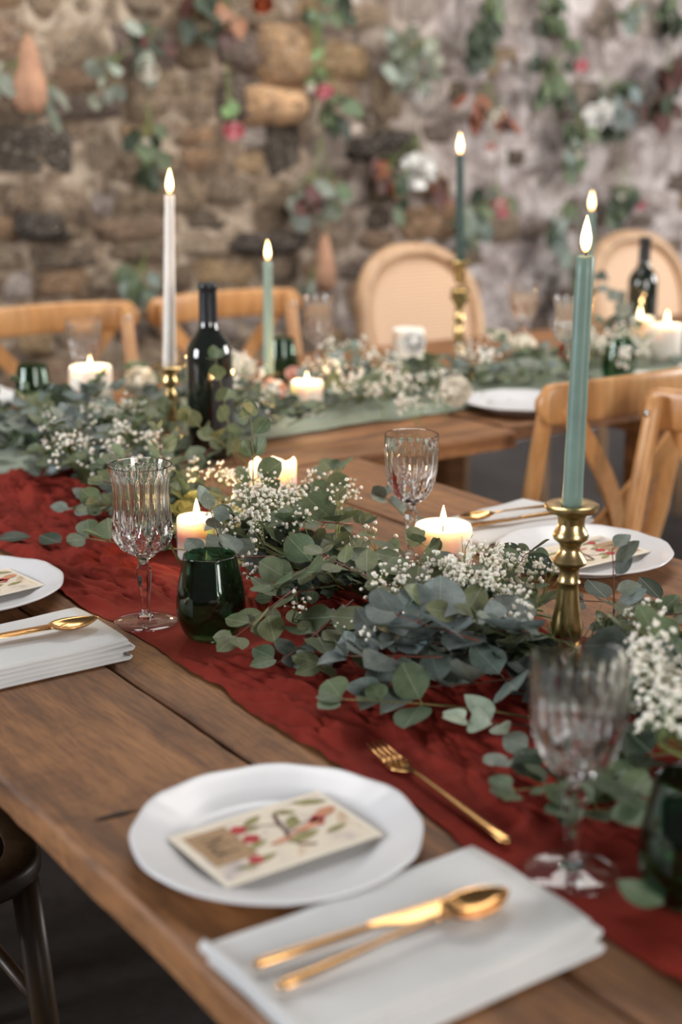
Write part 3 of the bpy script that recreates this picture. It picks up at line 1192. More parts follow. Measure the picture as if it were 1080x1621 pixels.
def print_ground():
    m, nt, p = new_mat('picture_print_ground')
    v = coords(nt)
    n = noise_tex(nt, v, 22, 4, 0.6, 0.6)
    r = ramp(nt, n, [(0.30, S(170, 160, 168)), (0.42, S(222, 208, 190)), (0.58, S(234, 222, 200)), (0.70, S(206, 176, 146)), (0.80, S(180, 166, 120))])
    nt.links.new(r.outputs[0], p.inputs['Base Color'])
    p.inputs['Roughness'].default_value = 0.5
    return m


M['card_print'] = print_ground()
picture_card(0.606, 0.967, TZ + 0.0150, 0.0, 'cherry branch picture card with a kraft name tag, on the nearest plate')
picture_card(0.646, 1.795, TZ + 0.0150, 0.12, 'picture card on the plate cut off by the left frame edge')
picture_card(1.452, 1.440, TZ + 0.0150, pi, 'brown and orange picture card on the plate behind the brass candlestick')


# ------------------------------------------------------------------ napkins
def napkin(x, y, rz, label, seed, lx=0.275, wy=0.142, layers=5, gap=0.0047):
    rr = random.Random(seed)
    path = []
    for k in range(layers):
        z = 0.0022 + k * gap
        xa, xb = 0.006 + rr.uniform(0, .006), lx - 0.006 - rr.uniform(0, .010)
        top = k == layers - 1
        xs = [xa + (xb - xa) * i / 16 for i in range(17)]
        if k % 2:
            xs.reverse()
        for xx in xs:
            path.append((xx, z + (0.0022 * max(0, (xx / lx - 0.72) / 0.28) if k >= layers - 2 and layers % 2 else 0), k))
        if not top:
            d = 1 if k % 2 == 0 else -1
            g = gap * (2.2 if k == layers - 2 and layers == 5 else 1)
            for a in (-60, -20, 20, 60):
                path.append((xs[-1] + d * 0.5 * g * cos(radians(a)) * 1.6, z + g / 2 + g / 2 * sin(radians(a)), k + 0.5))
    ny = 14
    mb = MB()

    def fn(s, t):
        i = min(int(round(s * (len(path) - 1))), len(path) - 1)
        px, pz, k = path[i]
        yy = (t - 0.5) * wy
        edge = 0.004 * noise.noise(Vector((k * 3.7, px * 9, seed))) * (1 if t < .5 else -1) * abs(2 * t - 1) ** 3 - (0.0034 if t < .5 else -0.0012) * (layers - k) * (abs(2 * t - 1) ** 3)
        wv = 0.0011 * noise.noise(Vector((px * 22, yy * 22, k * 0.4 + seed))) * (0.4 + k / layers)
        sag = 0.0010 * (abs(2 * t - 1) ** 4) * k * 0.5
        return (px + 0.002 * noise.noise(Vector((yy * 20, k * 2.0, seed))), yy + edge, pz + max(wv, -0.001) - sag)
    mb.grid(len(path) - 1, ny, fn)
    o = mb.build('folded_napkin', M['linen'], None, (x, y, TZ + 0.0004), (0, 0, rz))
    md = o.modifiers.new('thickness', 'SOLIDIFY')
    md.thickness = 0.0016
    md.offset = 0
    tag(o, label, 'napkin', 'folded white napkins')
    return o


napkin(0.462, 0.772, 0.0, 'folded white linen napkin nearest us, under the gold knife and spoon', 3)
napkin(0.455, 1.552, 0.0, 'folded white linen napkin at left, beside the cut crystal wine glass', 8)
napkin(1.600, 1.655, pi + 0.12, 'folded white napkin beside the plate behind the brass candlestick', 5, layers=4)
napkin(1.205, 3.070, pi / 2, 'folded white napkin on the far table, beside the green tumbler at left', 6, layers=4)
napkin(2.655, 2.290, pi / 2, 'folded white napkin on the far table behind the turned chair', 9, layers=4, lx=.25)
NZ5, NZ4 = TZ + 0.0262, TZ + 0.0214


# ------------------------------------------------------------------ cutlery: handle end at x = 0, tip at +X
def place_along(root, a, b, z):
    root.location = (a.x, a.y, z)
    root.rotation_euler = (0, 0, atan2(b.y - a.y, b.x - a.x))
    return root


def knife(a, b, z, label, group):
    Ln = (Vector((b.x, b.y)) - Vector((a.x, a.y))).length
    root = empty('table_knife', (0, 0, 0), 0, label, 'knife', group)
    hl = Ln * 0.52
    MB().tube([(0, 0, .0042), (.004, 0, .0042), (hl * .5, 0, .0042), (hl * .97, 0, .0042), (hl, 0, .0042)], [.0030, .0042, .0038, .0034, .0026], 12, flat=0.85).build('handle', M['gold'], root)
    mb = MB()
    n = 18
    rows = []
    for i in range(n + 1):
        t = i / n
        x = hl * 0.985 + (Ln - hl * 0.985) * t
        wl = 0.0045 + 0.0062 * smooth01(t / 0.35) - 0.0105 * max(0, (t - 0.72) / 0.28) ** 2
        wu = 0.0040 + 0.0015 * smooth01(t / .3) - 0.0045 * max(0, (t - 0.8) / 0.2) ** 2
        row = []
        for (yy, zz) in ((-wl, .0040), (-wl * .4, .0030), (wu, .0026), (wu, .0058), (-wl * .4, .0054)):
            row.append(len(mb.v)); mb.v.append((x, yy, zz))
        rows.append(row)
    for A, B in zip(rows, rows[1:]):
        for q in range(5):
            mb.f.append((A[q], B[q], B[(q + 1) % 5], A[(q + 1) % 5]))
    mb.f.append(tuple(rows[0])); mb.f.append(tuple(reversed(rows[-1])))
    mb.build('blade', M['gold'], root, sharp=25)
    return place_along(root, a, b, z)


def spoon(a, b, z, label, group):
    Ln = (Vector((b.x, b.y)) - Vector((a.x, a.y))).length
    root = empty('dessert_spoon', (0, 0, 0), 0, label, 'spoon', group)
    bl = 0.064
    hx = Ln - bl
    MB().tube([(0, 0, .004), (.004, 0, .0042), (.03, 0, .0046), (hx * .6, 0, .0075), (hx * .85, 0, .0085), (hx + .004, 0, .0075)], [.0035, .0055, .0046, .0026, .0022, .0034], 12, flat=0.6).build('handle', M['gold'], root)
    mb = MB()

    def bowl(s, t, dz):
        w = 0.0205 * (sin(pi * min(1, (s * 0.985 + 0.012)) ** 0.82)) ** 0.62
        y = (t - 0.5) * 2 * w
        depth = 0.0085 * (1 - (2 * t - 1) ** 2) * sin(pi * s) ** 0.7
        return (hx + bl * s, y, 0.0092 + 0.003 * (s - 0.3) ** 2 - depth + dz)
    nu, nv = 20, 14
    mb.grid(nu, nv, lambda s, t: bowl(s, t, 0.0))
    o = mb.build('bowl', M['gold'], root)
    md = o.modifiers.new('thickness', 'SOLIDIFY')
    md.thickness = 0.0012
    md.offset = 1
    return place_along(root, a, b, z)


def fork(a, b, z, label):
    Ln = (Vector((b.x, b.y)) - Vector((a.x, a.y))).length
    root = empty('dessert_fork', (0, 0, 0), 0, label, 'fork')
    hd = 0.072
    hx = Ln - hd
    MB().tube([(0, 0, .0045), (.004, 0, .0045), (.03, 0, .0048), (hx * .6, 0, .0065), (hx * .9, 0, .0075), (hx + .006, 0, .0068)], [.0038, .0060, .0052, .0030, .0027, .0036], 12, flat=0.55).build('handle', M['gold'], root)
    mb = MB()
    nu, nv = 10, 6
    mb.grid(nu, nv, lambda s, t: (hx + 0.030 * s, (t - .5) * 2 * (0.003 + 0.0085 * smooth01(s * 1.3)), 0.0068 - 0.004 * sin(pi * s * 0.7) - 0.001 * (1 - (2 * t - 1) ** 2)))
    o = mb.build('neck', M['gold'], root)
    md = o.modifiers.new('thickness', 'SOLIDIFY')
    md.thickness = 0.0016
    for k in range(4):
        y = (k - 1.5) * 0.0062
        MB().tube([(hx + .026, y * .95, .0040), (hx + .040, y, .0038), (hx + .058, y, .0056), (hd + hx, y * 0.95, .0088)], [.0021, .0019, .0017, .0008], 8, flat=0.7).build('tine', M['gold'], root)
    return place_along(root, a, b, z)


knife(at(402, 1536, .026), at(745, 1424, .026), NZ5, 'gold knife on the nearest napkin', 'gold cutlery')
spoon(at(441, 1570, .026), at(803, 1418, .03), NZ5, 'gold spoon on the nearest napkin, bowl towards the wine glass', 'gold cutlery')
knife(at(-200, 1050, .026), at(118, 990, .026), NZ5, 'gold knife on the napkin at left', 'gold cutlery')
spoon(at(-190, 1052, .026), at(156, 985, .03), NZ5, 'gold spoon on the napkin at left, bowl towards the cut wine glass', 'gold cutlery')
knife(Vector((1.585, 1.600, 0)), Vector((1.375, 1.625, 0)), NZ4, 'dark gold knife on the napkin by the plate behind the brass candlestick', 'gold cutlery')
spoon(Vector((1.590, 1.640, 0)), Vector((1.385, 1.655, 0)), NZ4, 'dark gold spoon on the napkin by the plate behind the brass candlestick', 'gold cutlery')
fork(FORK_A, FORK_B, TZ + 0.0035, 'gold dessert fork lying on the red runner above the nearest plate')


# ------------------------------------------------------------------ glasses
def interp(prof, z):
    for (z0, r0), (z1, r1) in zip(prof, prof[1:]):
        if z <= z1:
            t = (z - z0) / (z1 - z0) if z1 > z0 else 0
            t = max(0, min(1, t))
            return r0 + (r1 - r0) * t
    return prof[-1][1]


def smooth_prof(pts, n):
    """catmull-rom through (z, r)"""
    out = []
    m = len(pts)
    for i in range(m - 1):
        p0, p1, p2, p3 = pts[max(i - 1, 0)], pts[i], pts[i + 1], pts[min(i + 2, m - 1)]
        for k in range(n):
            t = k / n
            f = lambda a, b, c, d: 0.5 * (2 * b + (c - a) * t + (2 * a - 5 * b + 4 * c - d) * t * t + (3 * b - a - 3 * c + d) * t ** 3)
            out.append((f(p0[0], p1[0], p2[0], p3[0]), f(p0[1], p1[1], p2[1], p3[1])))
    out.append(pts[-1])
    return out


def glass_meshes(style):
    if style == 'tulip':
        zb, top = 0.090, 0.210
        pts = [(0.0, .006), (.006, .020), (.016, .0325), (.030, .0388), (.046, .0385), (.066, .0362), (.088, .0358), (.106, .0378), (.120, .0405)]
    else:
        zb, top = 0.088, 0.198
        pts = [(0.0, .006), (.008, .019), (.020, .0295), (.036, .0365), (.054, .0400), (.074, .0412), (.092, .0414), (.110, .0412)]
    outer = smooth_prof(pts, 6)
    hb = pts[-1][0]
    N = 144
    mb = MB()
    rows = []

    def cut(th, z):
        if style == 'tulip':
            low = 1 - smooth01((z - 0.040) / 0.018)
            k = 62.0
            a, b = abs(sin(6 * th + z * k)), abs(sin(6 * th - z * k))
            d = -0.0034 * (max(0, 1 - a / 0.55) + max(0, 1 - b / 0.55)) * low * smooth01(z / .008)
            up = smooth01((z - 0.036) / 0.012) * (1 - smooth01((z - 0.100) / 0.014))
            d += -0.0019 * abs(sin(9 * th)) ** .7 * up
            return d
        low = 1 - smooth01((z - 0.050 - 0.012 * cos(9 * th)) / 0.014)
        a, b = abs(sin(4.5 * th + z * 22)), abs(sin(4.5 * th - z * 26 + .4))
        d = -0.0038 * (max(0, 1 - a / 0.50) + 0.8 * max(0, 1 - b / 0.50)) * low * smooth01(z / .008)
        up = smooth01((z - 0.035) / 0.015) * (1 - smooth01((z - 0.082) / 0.02))
        return d - 0.0016 * abs(sin(9 * th)) ** .7 * up
    prof = [(0, 0.0, 0)] + [(r, z, 1) for z, r in outer]
    prof += [(outer[-1][1] - 0.0007, hb + 0.0006, 0)]
    inner = [(max(0.0, r - 0.0020), z) for z, r in reversed(outer) if z > 0.014]
    prof += [(max(.004, r - 0.0042 * (1 - smooth01((z - .03) / .04))), z, 0) for r, z in inner] + [(0.010, 0.0105, 0), (0, 0.010, 0)]
    for (r, z, c) in prof:
        if r <= 1e-7:
            rows.append([len(mb.v)]); mb.v.append((0, 0, zb + z))
        else:
            row = []
            for k in range(N):
                th = 2 * pi * k / N
                rr = r + (cut(th, z) if c else 0)
                row.append(len(mb.v)); mb.v.append((rr * cos(th), rr * sin(th), zb + z))
            rows.append(row)
    for A, B in zip(rows, rows[1:]):
        for k in range(N):
            k2 = (k + 1) % N
            if len(A) == 1:
                mb.f.append((A[0], B[k2], B[k]))
            elif len(B) == 1:
                mb.f.append((A[k], A[k2], B[0]))
            else:
                mb.f.append((A[k], A[k2], B[k2], B[k]))
    bowl = mb.mesh('bowl', M['crystal'], True)
    bowl.set_sharp_from_angle(angle=radians(20))
    st = [(0, .0075), (.0112, .0075), (.0100, .011), (.0062, .014), (.0056, .020), (.0062, .030), (.0085, .050), (.0104, .066), (.0098, .074), (.0062, .079), (.0066, .083), (.0085, .087), (.0085, zb + .0008), (0, zb + .0008)]
    st = [(0, .0075)] + [(r, z) for r, z in st[1:]]
    stem = MB().lathe([(r, z) for r, z in ([(0, .0076)] + st[1:])], 8).mesh('stem', M['crystal'], False)
    ft = MB().lathe([(0, 0.0), (.038, 0.0), (.0412, .0010), (.0418, .0020), (.0405, .0030), (.028, .0042), (.016, .0058), (.0112, .0074), (0, .0076)], 48).mesh('foot', M['clear'], True)
    return bowl, stem, ft


GLASS = {k: glass_meshes(k) for k in ('tulip', 'goblet')}


def wine_glass(style, p, label, sc=1.0, rz=0.0, z=0.0016):
    root = empty('wine_glass', (p[0], p[1], TZ + z), rz, label, 'wine glass', 'cut crystal wine glasses')
    root.scale = (sc, sc, sc)
    b, s, f = GLASS[style]
    link('bowl', b, root)
    link('stem', s, root)
    link('foot', f, root)
    return root


wine_glass('tulip', GL_A, 'cut crystal wine glass with a flared rim, on the runner beside the green tumbler')
wine_glass('goblet', GL_C, 'blurred cut crystal goblet in front, beside the nearest napkin', 1.0, 0.3)
wine_glass('goblet', GL_B, 'cut crystal goblet at the centre, beside the lit pillar candle', 0.96, 0.1, 0.0006)
wine_glass('goblet', (1.395, 3.030), 'blurred wine glass behind the white pillar candle at left', 1.0, 0.2, 0.0006)
wine_glass('tulip', (2.02, 2.985), 'blurred wine glass between the pale green taper and the oval chair', 1.0, 0.2, 0.0006)
wine_glass('tulip', (2.52, 2.60), 'blurred wine glass on the far table, left of the sage taper, front one', 1.0, 0.2, 0.0035)
wine_glass('goblet', (2.72, 2.99), 'blurred wine glass on the far table, left of the sage taper, rear one', 1.0, 0.2, 0.0006)

tb_o = smooth_prof([(0.0, .0255), (.003, .0305), (.012, .0370), (.028, .0424), (.044, .0436), (.064, .0418), (.084, .0378), (.102, .0340), (.108, .0332)], 4)
tb_prof = [(0, 0.0)] + [(r, z) for z, r in tb_o] + [(tb_o[-1][1] - .001, .1086)] + [(max(0, r - .0021), z) for z, r in reversed(tb_o) if z > .013] + [(.030, .0105), (.020, .0085), (0, .0080)]
TUMB = MB().lathe(tb_prof, 56).mesh('green_tumbler', M['green_glass'])


def tumbler(p, label, z=0.0016):
    o = link('green_tumbler', TUMB, None, (p[0], p[1], TZ + z))
    tag(o, label, 'tumbler', 'dark green stemless tumblers')
    return o


tumbler(TU_D, 'dark green stemless tumbler beside the flared crystal wine glass')
tumbler(TU_E, 'dark green stemless tumbler at the lower right frame edge')
tumbler((1.245, 2.985), 'blurred green tumbler at left, beside the white pillar candle', 0.0006)
tumbler((1.93, 3.02), 'blurred green tumbler behind the pale green taper candle', 0.0006)
tumbler((2.60, 2.50), 'blurred green tumbler behind the turned chair, left of the sage taper', 0.004)


# ------------------------------------------------------------------ bottles
def bottle(p, label, rz=0.0, sc=1.0):
    root = empty('wine_bottle', (p[0], p[1], TZ + 0.0012), rz, label, 'bottle', 'dark wine bottles')
    root.scale = (sc * 1.10, sc * 1.10, sc)
    MB().lathe([(0, .006), (.022, .004), (.034, 0), (.0375, .002), (.0385, .008), (.0385, .185), (.0370, .200), (.0310, .214), (.0220, .226), (.0165, .238), (.0150, .250), (.0146, .262), (0, .262)], 40).build('glass_body', M['bottle'], root)
    MB().lathe([(0.0154, .246), (.0152, .260), (.0148, .300), (.0150, .303), (.0160, .304), (.0160, .314), (.0150, .317), (.0105, .3175), (0, .3165)], 32).build('foil_capsule', M['foil'], root)
    lb = MB()
    lb.grid(20, 2, lambda s, t: (.0388 * cos(-2.0 + 2.2 * s), .0388 * sin(-2.0 + 2.2 * s), .055 + .095 * t))
    lb.build('paper_label', M['label'], root)
    return root


bottle(W1, 'dark wine bottle behind the cut crystal glass and white taper candle', 0.0, 1.06)
bottle(W2, 'blurred dark wine bottle in front of the right oval cane chair', 0.4)


# ------------------------------------------------------------------ candles
FLAME = MB().lathe([(0, 0), (.060, .03), (.105, .10), (.140, .22), (.150, .34), (.138, .48), (.105, .64), (.064, .80), (.026, .93), (0, 1.0)], 16).mesh('flame', M['flame'])


def flame(root, x, y, z, h, power, lean=0.0):
    MB().tube([(x, y, z - .008), (x + .0004, y, z - .002), (x + .0012, y, z + .005), (x + .0026, y, z + .009)], [.0009, .0009, .0008, .0006], 6).build('wick', M['wick'], root)
    f = link('flame', FLAME, root, (x, y, z + .002), (0, lean, R.uniform(0, 6)))
    f.scale = (h, h, h)
    d = bpy.data.lights.new('candle_light', 'POINT')
    d.energy = power
    d.color = (1.0, 0.60, 0.26)
    d.shadow_soft_size = 0.006
    link('candle_light', d, root, (x, y, z + .002 + h * 1.02))
    return f


def taper(p, z0, length, r0, r1, mat, label, fh=0.034, power=0.5, lean=(0, 0), name='taper_candle'):
    root = empty(name, (p[0], p[1], z0), 0, label, 'candle', 'lit taper candles')
    root.rotation_euler = (lean[0], lean[1], 0)
    n = 14
    prof = [(0, 0)] + [(r0 + (r1 - r0) * (i / n) + 0.00025 * sin(i * 2.3), length * i / n) for i in range(n + 1)]
    prof += [(r1 * .82, length + .0018), (r1 * .5, length + .0008), (0, length + .0004)]
    MB().lathe(prof, 28).build('wax_body', mat, root)
    flame(root, 0, 0, length + .003, fh, power)
    return root


def candlestick(p, prof, label, z=0.0012, split=None):
    root = empty('brass_candlestick', (p[0], p[1], TZ + z), 0, label, 'candlestick', 'brass candlesticks')
    zs = split
    base = [q for q in prof if q[1] <= zs[0] + 1e-6]
    stem = [q for q in prof if zs[0] - 1e-6 <= q[1] <= zs[1] + 1e-6]
    pan = [q for q in prof if q[1] >= zs[1] - 1e-6]
    MB().lathe([(0, base[0][1])] + base + [(0, base[-1][1])], 40).build('base', M['brass'], root, sharp=50)
    MB().lathe([(0, stem[0][1])] + stem + [(0, stem[-1][1])], 40).build('stem', M['brass'], root, sharp=50)
    top = pan[-1][1]
    MB().lathe([(0, pan[0][1])] + pan + [(.0125, top - .002), (.0122, top - .012), (0, top - .012)], 40).build('drip_pan', M['brass'], root, sharp=50)
    return root


P4 = [(.047, .0), (.0475, .003), (.045, .007), (.034, .011), (.020, .016), (.0125, .020), (.0135, .0235), (.0115, .027), (.0100, .030), (.0150, .0345), (.0185, .041), (.0198, .0473), (.0190, .056), (.0172, .0644), (.0148, .077), (.0132, .0877),
      (.0120, .100), (.0116, .1065), (.0138, .109), (.0118, .112), (.0112, .122), (.0125, .126), (.0190, .1305), (.0203, .1345), (.0170, .1395), (.0120, .146), (.0115, .1505), (.0135, .1555), (.0195, .1605), (.0208, .1645), (.0192, .169), (.0160, .174), (.0152, .179), (.0160, .186), (.0185, .191), (.0290, .1945), (.0312, .198), (.0312, .201), (.0285, .2030), (.0170, .2020)]
candlestick(CS_T4, P4, 'turned brass candlestick with the sage green taper, in front of the right plate', split=(.030, .179))
taper(CS_T4, TZ + .1935, .290, .0118, .0098, M['wax_sage'], 'tall sage green taper candle in the brass candlestick at right', .040, 0.35, (0, .012))

P1 = [(.042, 0), (.043, .004), (.038, .009), (.022, .015), (.013, .022), (.0115, .03), (.0125, .045), (.0105, .07), (.0092, .082), (.0110, .086), (.0128, .093), (.0120, .099), (.0085, .104), (.0080, .108), (.0105, .112), (.0160, .119), (.0162, .124), (.0130, .130), (.0128, .140), (.0150, .147), (.0340, .1505), (.0352, .153), (.033, .155), (.0175, .154)]
candlestick(T1, P1, 'brass candlestick with the white taper, among gypsophila at left', split=(.03, .108), z=0.004)
taper(T1, TZ + .1475, .345, .0135, .0095, M['wax_white'], 'tall white taper candle beside the wine bottle at left', .047, 0.5, (0.0, .035))

P3 = [(.050, 0), (.051, .004), (.044, .012), (.024, .020), (.014, .03), (.012, .04), (.018, .048), (.014, .056), (.010, .066), (.012, .085), (.0155, .098), (.012, .108), (.0095, .118), (.015, .126), (.011, .134), (.0105, .150), (.0135, .158), (.0215, .166), (.0260, .173), (.0205, .181), (.0240, .187), (.0150, .195), (.0125, .203), (.0150, .215), (.0150, .238), (.0175, .243), (.0310, .247), (.0325, .250), (.030, .2525), (.017, .252)]
P3 = [(r, z * 1.17) for r, z in P3]
candlestick(T3, P3, 'tall ornate brass candlestick in front of the oval cane chair', split=(.0468, .2375), z=0.006)
taper(T3, TZ + .289, .266, .0118, .0095, M['wax_dark'], 'deep green taper candle on the tall ornate candlestick', .050, 0.5, (-.012, -.02))
P2 = [(.035, 0), (.036, .004), (.028, .010), (.014, .02), (.0105, .035), (.012, .05), (.0105, .06), (.014, .066), (.026, .069), (.027, .072), (.0165, .0725)]
candlestick(T2, P2, 'short brass candlestick half hidden under the pale green taper', split=(.035, .05), z=0.006)
taper(T2, TZ + .067, .264, .0125, .0098, M['wax_pale'], 'pale sage taper candle standing before the cross-back chair', .043, 0.5, (0.01, .0))
P5 = [(.045, 0), (.046, .004), (.03, .012), (.013, .02), (.0105, .05), (.014, .06), (.0105, .08), (.012, .12), (.0105, .15), (.016, .16), (.013, .17), (.030, .186), (.031, .189), (.0165, .1895)]
candlestick(T5, P5, 'brass candlestick hidden behind the tall sage taper, on the far table', split=(.05, .15), z=0.006)
taper(T5, TZ + .184, .218, .0118, .0098, M['wax_sage'], 'second sage taper whose flame shows just behind the tall sage taper', .050, 0.5, (0, 0))


def pillar(i, label, power, fh=.030, wall_seed=None, lit=True, dz=0.0016):
    x, y, r, h = PILLARS[i]
    root = empty('pillar_candle', (x, y, TZ + dz), R.uniform(0, 6), label, 'candle', 'white pillar candles')

    def mod(rr, z, th):
        if wall_seed and z > h - .013 and rr > r * .55:
            k = smooth01((rr - r * .5) / (r * .4))
            return rr, z + k * (0.012 * noise.noise(Vector((cos(th) * 1.3, sin(th) * 1.3, wall_seed))) + 0.006 * noise.noise(Vector((cos(th) * 3, sin(th) * 3, wall_seed))))
        return rr, z
    dip = .010 if wall_seed is None else .022
    prof = [(0, 0), (r * .96, 0), (r, .003)] + [(r, .003 + (h - .010) * k / 8) for k in range(1, 9)] + [(r * .985, h - .0035), (r * .94, h), (r * .89, h - .001), (r * .80, h - dip * .55), (r * .6, h - dip * .9), (r * .3, h - dip), (0, h - dip)]
    MB().lathe(prof, 48, mod).build('wax_body', M['wax'], root)
    if lit:
        flame(root, 0, 0, h - dip + .006, fh, power)
    return root


pillar(0, 'white pillar candle with a lit wick, beside the central goblet', 0.55, .030)
pillar(1, 'small pillar candle glowing beside the crystal glass and gypsophila', 0.7, .030)
pillar(2, 'pillar candle with a melted uneven rim, behind the gypsophila', 0.8, .024, 4.0)
pillar(3, 'blurred white pillar candle at left, before the cross-back chair', 0.6, .026)
pillar(4, 'short white pillar candle by the sage runner, right of the wine bottle', 0.6, .024)
pillar(5, 'white pillar candle at the right frame edge, before the oval chair', 0.6, .040)
pillar(6, 'pillar candle half hidden behind the one at the right frame edge', 0.5, .034)
pillar(7, 'white pillar candle in flowers, before the oval cane chair', 0.0, .03, None, False)


# ================================================================== greenery
def leaf_mesh(shape, seed):
    rr = random.Random(seed)
    cup, curl, tw = rr.uniform(-.10, .28), rr.uniform(-.22, .16), rr.uniform(-.10, .10)
    nl = 7

    def half(t):
        if shape == 'round':
            return 0.46 * max(0, sin(pi * t ** 0.92)) ** 0.60
        if shape == 'oval':
            return 0.335 * max(0, sin(pi * t ** 0.86)) ** 0.72
        if shape == 'ovate':
            return 0.37 * max(0, sin(pi * t ** 0.70)) ** 0.85
        if shape == 'heart':
            return 0.48 * max(0, sin(pi * t ** 0.80)) ** 0.50
        return 0.155 * max(0, sin(pi * t ** 0.8)) ** 0.8
    mb = MB()

    def fn(s, q):
        t = s
        w = half(min(max(t, 0.0), 1.0))
        if t in (0.0,):
            w = 0.012
        if t >= 1.0:
            w = 0.004
        a = (q - .5) * 2
        x = a * w
        z = cup * abs(a) ** 1.3 * w + curl * t * t + tw * a * w * t * 2 + 0.025 * sin(5 * t + seed) * a
        y = t
        if shape == 'heart' and t < 0.15:
            y = t - 0.06 * abs(a) * (1 - t / .15)
        return (x, y, z)
    mb.grid(nl, 4, fn)
    return mb.mesh('leaf', M['leaf'])


LEAF = {s: [leaf_mesh(s, 10 * i + k) for k in range(4)] for i, s in enumerate(('round', 'oval', 'ovate', 'heart', 'lance'))}
TONE = {
    'olive': S(102, 108, 76), 'green': S(90, 104, 76), 'grey': S(120, 130, 120), 'blue': S(116, 126, 124), 'dark': S(50, 62, 46),
    'sage': S(158, 170, 150), 'fresh': S(116, 142, 90), 'rust': S(140, 74, 46), 'burgundy': S(78, 40, 36), 'brown': S(150, 104, 78), 'frost': S(136, 140, 126), 'dusty': S(104, 110, 96),
}


def rvec(rr, k=1.0):
    return Vector((rr.uniform(-k, k), rr.uniform(-k, k), rr.uniform(-k, k)))


# the florist left the candles free: no high leaf right before them
CLEAR = []
for (cx_, cy_, r_, z_) in ((1.206, 1.475, .062, .026), (0.992, 1.790, .055, .034), (1.192, 1.895, .055, .062), (T1.x, T1.y, .060, .032), (1.735, 2.61, .06, .02), (1.317, 2.835, .065, .015), (2.94, 2.655, .07, .05), (CS_T4.x, CS_T4.y, .055, .055)):
    for k_ in (.0, .045, .09, .135):
        CLEAR.append((cx_ - .574 * k_, cy_ - .819 * k_, r_, TZ + z_ + k_ * .22))


def covers(p):
    for (x, y, r, z) in CLEAR:
        if p.z > z and (p.x - x) ** 2 + (p.y - y) ** 2 < r * r:
            return True
    return False


def blocked(p, pad=0.003):
    for (x, y, r, top) in OBST:
        if p.z < top + .01 and (p.x - x) ** 2 + (p.y - y) ** 2 < (r + pad) ** 2:
            return True
    return False


def put_leaf(root, base, d, nrm, size, shape, tone, rr, floor_z=None, check=True, wscale=1.0):
    d = d.normalized()
    if floor_z is not None:
        tip = base.z + d.z * size
        if tip < floor_z + .004:
            d = Vector((d.x, d.y, (floor_z + .004 - base.z) / size))
            d.normalize()
    if check and (blocked(base + d * size) or blocked(base + d * size * .5) or covers(base + d * size * .9) or covers(base + d * size * .4)):
        return None
    nrm = nrm - d * nrm.dot(d)
    if nrm.length < 1e-4:
        nrm = d.orthogonal()
    nrm.normalize()
    x = d.cross(nrm)
    if floor_z is not None:
        # keep the blade's edges above the cloth
        lowest = base.z + d.z * size * .5 - abs(x.z) * size * .4
        if lowest < floor_z + .003:
            base = base + Vector((0, 0, floor_z + .003 - lowest))
    mt = Matrix((x, d, nrm)).transposed().to_4x4()
    o = link('leaf', rr.choice(LEAF[shape]), root)
    sx = size * wscale * rr.uniform(.9, 1.1)
    o.matrix_local = Matrix.Translation(base - root.location) @ mt @ Matrix.Diagonal((sx, size, size, 1))
    k = rr.uniform(.86, 1.36)
    g = rr.uniform(-.06, .06)
    c = TONE[tone] if isinstance(tone, str) else tone
    o.color = (c[0] * k * (1 + g), c[1] * k, c[2] * k * (1 - g), 1)
    return o


def sprig(p0, d, length, n, leaf, shape, tone, label, group, seed, stem='bark_stem', up=(0, 0, 1), floor_z=TZ + .006, droop=0.0, wander=.35, check=True, name='eucalyptus_sprig', tipleaf=True, cat='foliage', face=(0, 0, 1), spread=1.0, r0=.0016, skip=0):
    rr = random.Random(seed)
    up, face = Vector(up), Vector(face)
    root = empty(name, p0, 0, label, cat, group)
    p, d = Vector(p0), Vector(d).normalized()
    step = length / n
    pts, dirs = [p.copy()], [d.copy()]
    for i in range(n):
        d = (d + rvec(rr, wander * .5) + Vector((0, 0, -droop))).normalized()
        q = p + d * step
        if floor_z is not None and q.z < floor_z + .004:
            q.z = floor_z + .004
        if check:
            for (x, y, r, top) in OBST:
                if q.z < top:
                    v = Vector((q.x - x, q.y - y, 0))
                    if v.length < r + .006:
                        v = v.normalized() * (r + .006) if v.length > 1e-5 else Vector((r + .006, 0, 0))
                        q.x, q.y = x + v.x, y + v.y
        d = (q - p).normalized() if (q - p).length > 1e-6 else d
        p = q
        pts.append(p.copy()); dirs.append(d.copy())
    sm = MB()
    m = len(pts)
    sm.tube([q - root.location for q in pts], [r0 * (1 - .65 * i / (m - 1)) for i in range(m)], 5)
    side0 = rr.choice((-1, 1))
    for i in range(1 + skip, m):
        t = i / (m - 1)
        sz0 = leaf * (1.08 - .42 * t)
        for s in (-1, 1):
            if rr.random() < 0.06:
                continue
            sd = dirs[i].cross(up)
            sd = sd.normalized() if sd.length > 1e-4 else Vector((1, 0, 0))
            sz = sz0 * rr.uniform(.78, 1.18)
            ld = (sd * s * rr.uniform(.75, 1.15) * spread + dirs[i] * rr.uniform(.15, .75) + up * rr.uniform(-.15, .55) + rvec(rr, .25)).normalized()
            pet = sz * rr.uniform(.10, .22)
            b = pts[i] + ld * pet
            nr = face + rvec(rr, .55) + up * .3
            lf = put_leaf(root, b, ld, nr, sz, shape if isinstance(shape, str) else rr.choice(shape), tone if isinstance(tone, str) else rr.choice(tone), rr, floor_z, check)
            if lf is not None:
                sm.tube([pts[i] - root.location, lf.location], [r0 * .55, r0 * .45], 4, caps=False)
    if tipleaf:
        put_leaf(root, pts[-1], dirs[-1], face + rvec(rr, .4), leaf * .62, shape if isinstance(shape, str) else rr.choice(shape), tone if isinstance(tone, str) else rr.choice(tone), rr, floor_z, check)
    sm.build('stem', M[stem], root)
    return root


